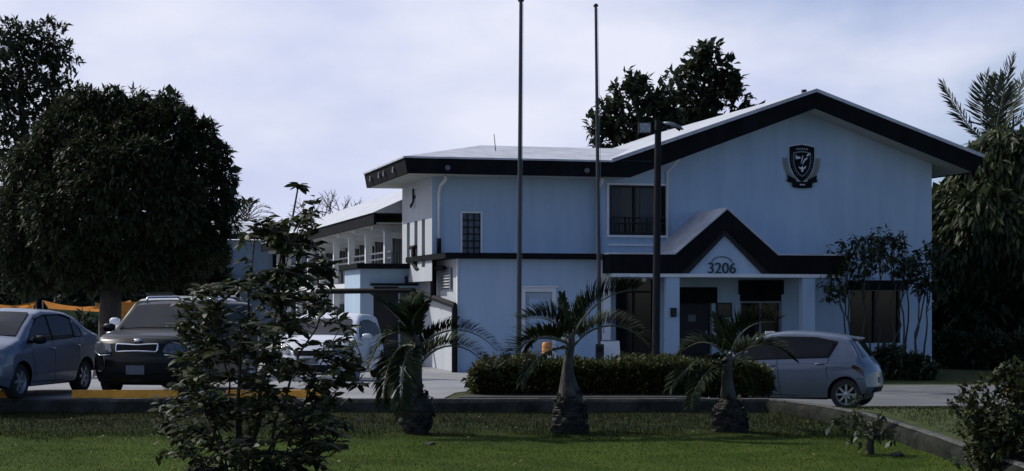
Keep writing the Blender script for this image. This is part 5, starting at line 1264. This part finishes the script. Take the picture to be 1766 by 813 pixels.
bottle_palm(717, 'leftmost bottle palm with fat fibrous base and slim neck', 24.9, 748, [(748, 20), (738, 27), (720, 32), (702, 32), (688, 27), (675, 17), (660, 10)],
    [(717, 680, 13), (718, 650, 10), (719, 620, 9), (722, 595, 8), (722, 580, 6)],
    [([(724, 602, 0), (745, 572, -.15), (805, 545, -.2), (858, 606, -.25)], dict(ll=.20, up=1.0, vee=.5, hang=-.1, n=50)),
     ([(724, 630, 0), (748, 590, .2), (808, 575, .3), (850, 648, .4)], dict(ll=.22, up=1.0, vee=.45, hang=-.1, n=44)),
     ([(720, 590, 0), (708, 560, .15), (706, 530, .25), (716, 512, .3)], dict(ll=.25, up=.1, vee=.6, n=34)),
     ([(718, 590, 0), (704, 545, .1), (716, 545, -.15), (732, 524, -.3)], dict(ll=.22, vee=.5)),
     ([(718, 592, 0), (690, 560, -.1), (660, 570, -.2), (636, 625, -.3)], dict(ll=.32, up=.4, vee=.8)),
     ([(718, 600, 0), (690, 585, .2), (668, 610, .35), (660, 690, .5)], dict(ll=.36, up=.3, vee=.8, hang=.5)),
     ([(716, 605, 0), (700, 600, -.3), (690, 630, -.6), (692, 705, -.8)], dict(ll=.34, hang=.6)),
     ([(718, 590, 0), (690, 545, 0), (668, 530, .1), (646, 512, .2)], dict(ll=.15, up=.5, vee=.5))])
bottle_palm(982, 'middle bottle palm in front of the hedge with arching fronds', 25.0, 746, [(746, 34), (735, 31), (718, 31), (703, 29), (692, 25), (678, 19)],
    [(984, 705, 24), (983, 690, 22.5), (981, 668, 17), (979, 645, 11), (980, 622, 8), (984, 595, 8), (985, 578, 6)],
    [([(986, 588, 0), (1005, 535, -.1), (1050, 500, -.2), (1098, 500, -.3)], dict(ll=.31, up=1.05, vee=.45, hang=-.1, n=50)),
     ([(990, 596, 0), (1020, 555, .15), (1080, 545, .2), (1120, 600, .3)], dict(ll=.25, up=1.0, vee=.5, hang=-.05, n=48)),
     ([(980, 585, 0), (962, 555, 0), (938, 540, .1), (902, 552, .2)], dict(ll=.30, up=.8, vee=.6, hang=0)),
     ([(978, 592, 0), (940, 575, -.2), (900, 580, -.3), (872, 628, -.4)], dict(ll=.34, up=.8, vee=.7, n=44, hang=.05)),
     ([(982, 586, 0), (975, 560, .3), (972, 540, .5), (970, 510, .6)], dict(ll=.16, up=.2, vee=.3, n=20)),
     ([(980, 590, 0), (950, 570, .4), (925, 570, .7), (905, 600, .9)], dict(ll=.3, up=.4)),
     ([(984, 588, 0), (992, 560, .5), (1000, 535, .8), (1000, 515, 1)], dict(ll=.15, up=.2, vee=.4)),
     ([(978, 600, 0), (945, 600, -.4), (915, 620, -.6), (900, 660, -.7)], dict(ll=.24, hang=.5, n=28))])
bottle_palm(1258, 'right bottle palm with pale mottled neck near the hatchback', 25.2, 748, [(748, 34), (735, 30), (715, 27), (700, 24), (690, 18)],
    [(1258, 705, 17), (1256, 680, 13), (1254, 655, 10), (1254, 630, 8.5), (1256, 610, 7)],
    [([(1258, 620, 0), (1268, 580, -.1), (1290, 550, -.2), (1338, 556, -.3)], dict(ll=.32, up=.9, vee=.5, n=44, hang=0)),
     ([(1260, 625, 0), (1290, 590, .1), (1330, 585, .2), (1368, 620, .3)], dict(ll=.26, up=.6, vee=.6, n=40)),
     ([(1254, 620, 0), (1235, 590, 0), (1210, 580, .1), (1178, 605, .2)], dict(ll=.30, up=.5, vee=.7)),
     ([(1252, 626, 0), (1220, 610, -.2), (1185, 625, -.4), (1158, 668, -.5)], dict(ll=.30, up=.4, vee=.8)),
     ([(1252, 630, 0), (1230, 625, -.4), (1205, 650, -.7), (1190, 695, -.9)], dict(ll=.26, hang=.5)),
     ([(1256, 615, 0), (1250, 590, .3), (1246, 570, .5), (1236, 548, .6)], dict(ll=.22, vee=.4, n=24)),
     ([(1258, 625, 0), (1275, 610, .4), (1290, 630, .7), (1300, 670, .9)], dict(ll=.24, hang=.5, n=26))])

# ------------------------------------------------------------------ sapling in front, left
Y = 19.0; b = P(420, 850, Y); b.z = lawn_z(b.x, Y) - .02; s = Y / F
root = thing('leafy_sapling', 'tall leafy sapling standing on the lawn before the cars', 'sapling', b)
env = [(315, 508, 524), (340, 494, 540), (370, 470, 552), (395, 418, 556), (430, 418, 552), (470, 412, 586), (492, 345, 588), (520, 295, 570), (560, 294, 600), (600, 320, 632), (640, 300, 640), (680, 285, 622), (720, 255, 625), (765, 268, 590), (830, 290, 560)]
mb = MB(); stems = []
for (x0, x1, y1, r) in ((420, 515, 318, .032), (410, 440, 405, .026), (400, 330, 505, .02), (430, 575, 490, .022), (430, 610, 640, .018), (400, 270, 720, .016), (425, 500, 420, .02), (405, 320, 620, .018), (435, 560, 720, .014), (415, 380, 560, .02), (430, 590, 560, .016)):
    a = P(x0, 850, Y); e = P(x1, y1, Y + random.uniform(-.45, .45)); pts, rr = limb(a - b, e - b, r, r * .3, .03, 10); mb.tube(pts, rr, 7); stems += pts[3:]
cl = []
while len(cl) < 660:
    y = 318 + 517 * random.random() ** .8; a, e = np.interp(y, [q[0] for q in env], [q[1] for q in env]), np.interp(y, [q[0] for q in env], [q[2] for q in env])
    if random.random() > (e - a) / 340 + .22: continue
    x = random.uniform(a, e)
    if 585 < x and random.random() < .5: continue
    if (math.sin(x * .045 + y * .02) + math.sin(y * .06 - x * .02)) < (-.9 if y < 520 else -1.25): continue
    hw2 = (e - a) * s / 2; cl.append(P(x, y, Y + random.gauss(0, 1) * min(.55, hw2 * .5)) - b)
bs, ax = [], []
for c_ in cl:
    src = min(stems, key=lambda q: (q - c_).length + max(0, q.z - c_.z) * .6); pts, rr = limb(src, c_, .008, .004, .06, 5); mb.tube(pts, rr, 4)
    d = (c_ - src); d = d.normalized() if d.length > .02 else Vector((0, 0, 1))
    for i in range(random.randint(8, 12)):
        t = random.uniform(.35, 1.15); p_ = src.lerp(c_, t) if d.length else c_; an_ = random.uniform(0, 6.28)
        o_ = Vector((math.cos(an_), math.sin(an_), random.uniform(-.55, .45))); bs.append(p_); ax.append((o_ + d * .4).normalized())
mb.build('stem', 'stem', root, smooth=True)
L_ = rng.uniform(.08, .18, len(bs)); v, f = leaf_mesh(np.array(bs), np.array(ax), L_, L_ * .42, six=True); link('foliage', np_mesh('foliage', v, f), 'leaf_sap', root)

# bush at the right edge
Y = 19.6; b = P(1735, 850, Y); b.z = lawn_z(5.6, Y); b.z = yard_z(b.x, Y); s = Y / F
root = thing('leafy_bush', 'leafy bush with tiny orange flowers at the right edge', 'bush', b)
lob = [pl(1745, 700, Y, 62), pl(1700, 735, Y - .2, 52), pl(1780, 690, Y, 66), pl(1660, 715, Y - .1, 26), pl(1730, 780, Y - .2, 70), pl(1690, 800, Y - .3, 50), pl(1790, 790, Y, 80), pl(1745, 655, Y, 26)]
mb = MB()
for c_, r in lob:
    for i in range(4): e = Vector(c_) + Vector(rand_dirs(1)[0]) * r[0] * .8; mb.tube(*limb((random.uniform(-.1, .1), random.uniform(-.1, .1), -.05), e - b, .012, .004, .05, 6), 5)
for (px, py) in ((1652, 672), (1672, 660), (1698, 648), (1730, 636)):
    mb.tube(*limb(P(1700, 740, Y) - b, P(px, py, Y) - b, .008, .004, .05, 6), 5); lob.append(pl(px, py + 8, Y, 12))
mb.build('stem', 'stem', root)
q, d = lobes_points([(Vector(c_) - b, r) for c_, r in lob], 560, .8); v, f = clumps(q, d, 8, .085, .04, droop=.05, six=True, spread=1); link('foliage', np_mesh('foliage', v, f), 'leaf_sap', root)
fl_ = np.array([P(px, py, Y - .42) - b for px, py in ((1690, 788), (1677, 796), (1738, 672))])
for q_ in fl_:
    a1 = np.linspace(0, 6.28, 6)[:5]; ax_ = np.stack([np.cos(a1), -.7 + 0 * a1, np.sin(a1)], 1); v, f = leaf_mesh(np.repeat(q_[None], 5, 0), ax_, .022, .016); link('flower', np_mesh('flower', v, f), 'petal', root)

# stump with shoots, stone, pale fallen leaves
Y = 21.9; b = P(1500, 790, Y); b.z = lawn_z(b.x, Y) - .02; s = Y / F
root = thing('sprouting_stump', 'short dark stump sprouting leafy shoots on the lawn', 'stump', b)
mb = MB(); mb.tube([(0, 0, -.05), (0, 0, .0), (.005, 0, .14), (.02, .0, .27), (.015, 0, .33)], [.075, .062, .048, .055, .04], 12); mb.tube([(.01, 0, .18), (.09, -.01, .24), (.14, 0, .23)], [.02, .016, .01], 7); mb.build('trunk', 'bark', root, smooth=True)
mb = MB(); ends = []
for (px, py) in ((1472, 718), (1478, 708), (1520, 735), (1465, 752), (1510, 725), (1490, 735), (1440, 730), (1505, 745), (1530, 752)):
    e = P(px, py, Y + random.uniform(-.2, .2)) - b; mb.tube(*limb((.01, 0, .25), e, .008, .004, .06, 5), 5); ends.append(np.array(e))
mb.build('shoot', 'stem', root)
pt = np.repeat(np.array(ends), 4, 0) + rng.normal(size=(36, 3)) * .06; v, f = clumps(pt, rand_dirs(36), 6, .10, .04, droop=.25, six=True); link('foliage', np_mesh('foliage', v, f), 'leaf_sap', root)
for (px, py, Y2, a, lab) in ((1425, 726, 24.3, .3, 'pale dead leaf standing up against the wall arm'), (1469, 746, 23.2, .9, 'pale dead leaf lying beside the sprouting stump'), (1526, 764, 22.6, 1.4, 'small pale leaf on the grass right of the stump'), (1474, 722, 23.6, .2, 'thin pale curled leaf above the stump shoots')):
    p = P(px, py, Y2); gz = lawn_z(p.x, Y2); up = max(0.02, p.z - gz)
    v, f = leaf_mesh(np.array([[0, 0, 0]]), np.array([[math.sin(a) * .5, -.2, .6 if up > .06 else .12]]), .15, .065, six=True)
    o = link('dead_leaf', np_mesh('dead_leaf', v, f), 'leaf_pale', None); o.location = (p.x, Y2, gz + .015); tag(o, lab, 'leaf')
def stone(px, py, Y, r, lab):
    p = P(px, py, Y); bm = bmesh.new(); bmesh.ops.create_icosphere(bm, subdivisions=3, radius=1)
    for q in bm.verts:
        k = 1 + .16 * math.sin(q.co.x * 4 + px) + .13 * math.sin(q.co.y * 5 + q.co.z * 3); q.co = Vector((q.co.x * r * 1.5 * k, q.co.y * r * k, q.co.z * r * .55 * k))
    me = bpy.data.meshes.new('stone'); bm.to_mesh(me); bm.free(); o = link('stone', me, 'stone', None, True); o.location = (p.x, Y, lawn_z(p.x, Y) + r * .25); tag(o, lab, 'stone')
stone(1547, 792, 21.7, .06, 'dark stone on the grass right of the stump')
stone(741, 770, 23.2, .05, 'dark lump added as the cast shadow of the leftmost palm')  # lump added in place of the palm's shadow on the grass

# ------------------------------------------------------------------ canopies, fence beyond the lot
def tarp(name, lab, Y, ridge, eave, back, m, m2, poles):
    root = thing(name, lab, 'canopy', P(ridge[0][0], 600, Y)); o_ = root.location; o_.z = -.4; off = Vector(o_)
    A = [P(x, y, Y + 1.6) for x, y in ridge]; Bv = [P(x, y, Y) for x, y in eave]; n = 8
    mb = MB(); vs = []
    for i in range(n + 1):
        t = i / n; a, c_ = A[0].lerp(A[1], t), Bv[0].lerp(Bv[1], t)
        sg_ = math.sin(t * math.pi) * .10
        for j in range(5): q = a.lerp(c_, j / 4) - off; q.z -= sg_ * (1 if j in (0, 4) else .7) ; vs.append(q)
    mb.add(vs, [(i * 5 + j, i * 5 + j + 1, i * 5 + j + 6, i * 5 + j + 5) for i in range(n) for j in range(4)])
    mb.add([v_ + Vector((0, 0, -.012)) for v_ in vs], [(i * 5 + j, i * 5 + j + 5, i * 5 + j + 6, i * 5 + j + 1) for i in range(n) for j in range(4)])
    mb.build('canvas', m, root, smooth=True)
    if back:
        mb = MB(); E_ = [P(x, y, Y - .02) for x, y in back]; mb.prism([q - off for q in E_], (0, .015, 0)); mb.build('side_cloth', m2, root)
    mb = MB()
    for q in (Bv[0], Bv[1], A[0], A[1]):
        q = q - off; mb.tube([(q.x, q.y, -.1), (q.x, q.y, q.z)], .03, 6)
    mb.build('pole', 'metal', root)
tarp('tarp_canopy', 'orange canopy with green side cloth behind the silver saloon', 60, [(74, 518), (168, 528)], [(84, 532), (186, 538)], [(84, 533), (186, 539), (186, 553), (120, 553)], 'orange', 'green_canvas', 4)
tarp('tarp_canopy', 'orange canopy just left of the round tree trunk', 63, [(165, 522), (225, 518)], [(160, 548), (232, 548)], None, 'orange', 'orange', 4)
tarp('tarp_canopy', 'orange canopy seen between the tree trunk and the white car', 61, [(205, 520), (262, 512)], [(200, 546), (252, 544)], None, 'orange', 'orange', 4)
tarp('tarp_canopy', 'smaller orange canopy at the left photo edge above the saloon', 62, [(-10, 524), (62, 520)], [(18, 540), (56, 534)], [(-15, 534), (40, 538), (36, 550), (-15, 550)], 'orange', 'green_canvas', 4)
Yf = 56.0; fx0, fx1 = P(-60, 0, Yf).x, P(330, 0, Yf).x
root = thing('chain_fence', 'low steel rail fence behind the parked cars', 'fence', ((fx0 + fx1) / 2, Yf, -.37)); hwf = (fx1 - fx0) / 2
zr_ = CH - (556 - HY) * Yf / F + .37
mb = MB(); mb.tube([(-hwf, 0, zr_), (hwf, 0, zr_)], .03, 6); mb.tube([(-hwf, 0, .15), (hwf, 0, .15)], .02, 6); mb.build('rail', 'metal', root)
for x in np.linspace(-hwf, hwf, 6): MB().tube([(x, 0, -.2), (x, 0, zr_ + .08)], .035, 6).build('post', 'metal', root)
mb = MB(); k = 0
for x in np.arange(-hwf, hwf, .14):
    for q in (-1, 1): mb.bar((x, .0, .15), (x + q * zr_ * .8, .0, zr_), .006)
mb.build('chain_link_mesh', 'metal', root)
b = P(148, 600, 52); b.z = yard_z(b.x, 52)
root = thing('garden_shrub', 'pale leggy shrub by the fence between saloon and crossover', 'shrub', b)
q, d = lobes_points([(Vector((0, 0, .8)), (.5, .4, .8)), (Vector((.6, 0, .9)), (.4, .3, .5)), (Vector((-1.5, 0, .5)), (.7, .4, .6))], 240, .9); v, f = clumps(q, d, 8, .2, .09); link('foliage', np_mesh('foliage', v, f), 'leaf_far', root)
mb = MB()
for (x, z) in ((0, 1.5), (.6, 1.3), (-.4, 1.2), (-1.5, 1.0)): mb.tube(*limb((x * .4, 0, -.1), (x, 0, z), .04, .015, .1), 6)
mb.build('stem', 'bark_pale', root)

# ------------------------------------------------------------------ grass
def blades(name, n, ylo, yhi, m, hmin, hmax, pw, cond=None):
    y = ylo + (yhi - ylo) * rng.random(n) ** pw; half = 310
    px = rng.uniform(-60, 1830, n); x = (px - 883) / F * y
    keep = np.ones(n, bool) if cond is None else np.array([cond(a, b_) for a, b_ in zip(x, y)]); x, y = x[keep], y[keep]
    z = np.array([lawn_z(a, b_) for a, b_ in zip(x, y)]); base = np.stack([x, y, z - .004], 1); k = len(x)
    h = rng.uniform(hmin, hmax, k); ln = rng.normal(size=(k, 2)) * .45
    tip = base + np.stack([ln[:, 0] * h, ln[:, 1] * h, h], 1); a = rng.uniform(0, 6.28, k); w2 = .0035 + .002 * rng.random(k); sd = np.stack([np.cos(a) * w2, np.sin(a) * w2, 0 * a], 1)
    v = np.stack([base - sd, base + sd, tip], 1).reshape(-1, 3); f = np.arange(k * 3).reshape(-1, 3)
    o = link(name, np_mesh(name, v, f), m, None); o['kind'] = 'stuff'; return o
armx = lambda yy: np.interp(yy, [9, 18, 20.5, 23, 25.5, 27.2, 28.3], [5.35, 5.35, 5.3, 5.22, 5.05, 4.68, 4.2])
blades('short_grass', 60000, 19.2, 25.2, 'blade', .012, .035, .8, lambda a, b_: a < armx(b_))
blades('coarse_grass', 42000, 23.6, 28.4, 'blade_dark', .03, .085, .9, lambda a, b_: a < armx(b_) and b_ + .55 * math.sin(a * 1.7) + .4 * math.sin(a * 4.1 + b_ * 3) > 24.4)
def side_blades():
    n = 26000; y = rng.uniform(20, 35, n); x = rng.uniform(4.2, 12, n)
    k = (x > np.interp(y, [9, 18, 20.5, 23, 25.5, 27.2, 28.4, 30, 36], [5.7, 5.7, 5.65, 5.6, 5.45, 5.1, 4.6, 4.4, 4.4])); x, y = x[k], y[k]
    k = ~((y > 33) & (np.abs(x - 5.6) < 1.6)); x, y = x[k], y[k]; n = len(x)
    z = np.array([yard_z(a, b_) for a, b_ in zip(x, y)]); base = np.stack([x, y, z - .004], 1); h = rng.uniform(.02, .06, n); ln = rng.normal(size=(n, 2)) * .45
    tip = base + np.stack([ln[:, 0] * h, ln[:, 1] * h, h], 1); a = rng.uniform(0, 6.28, n); w2 = .006; sd = np.stack([np.cos(a) * w2, np.sin(a) * w2, 0 * a], 1)
    v = np.stack([base - sd, base + sd, tip], 1).reshape(-1, 3); o = link('side_grass_blades', np_mesh('side_grass_blades', v, np.arange(n * 3).reshape(-1, 3)), 'blade_dark', None); o['kind'] = 'stuff'
side_blades()

# dry leaves and clippings lying about on the lawn
n = 420; y = rng.uniform(19.4, 28, n); x = (rng.uniform(-40, 1500, n) - 883) / F * y; k = x < armx(y) - .1; x, y = x[k], y[k]; n = len(x)
z = np.array([lawn_z(a_, b_) for a_, b_ in zip(x, y)]) + .022
v, f = leaf_mesh(np.stack([x, y, z], 1), np.concatenate([rng.normal(size=(n, 2)), .25 * rng.normal(size=(n, 1))], 1), rng.uniform(.025, .06, n), rng.uniform(.015, .03, n))
o = link('leaf_litter', np_mesh('leaf_litter', v, f), 'litter', None); o['kind'] = 'stuff'
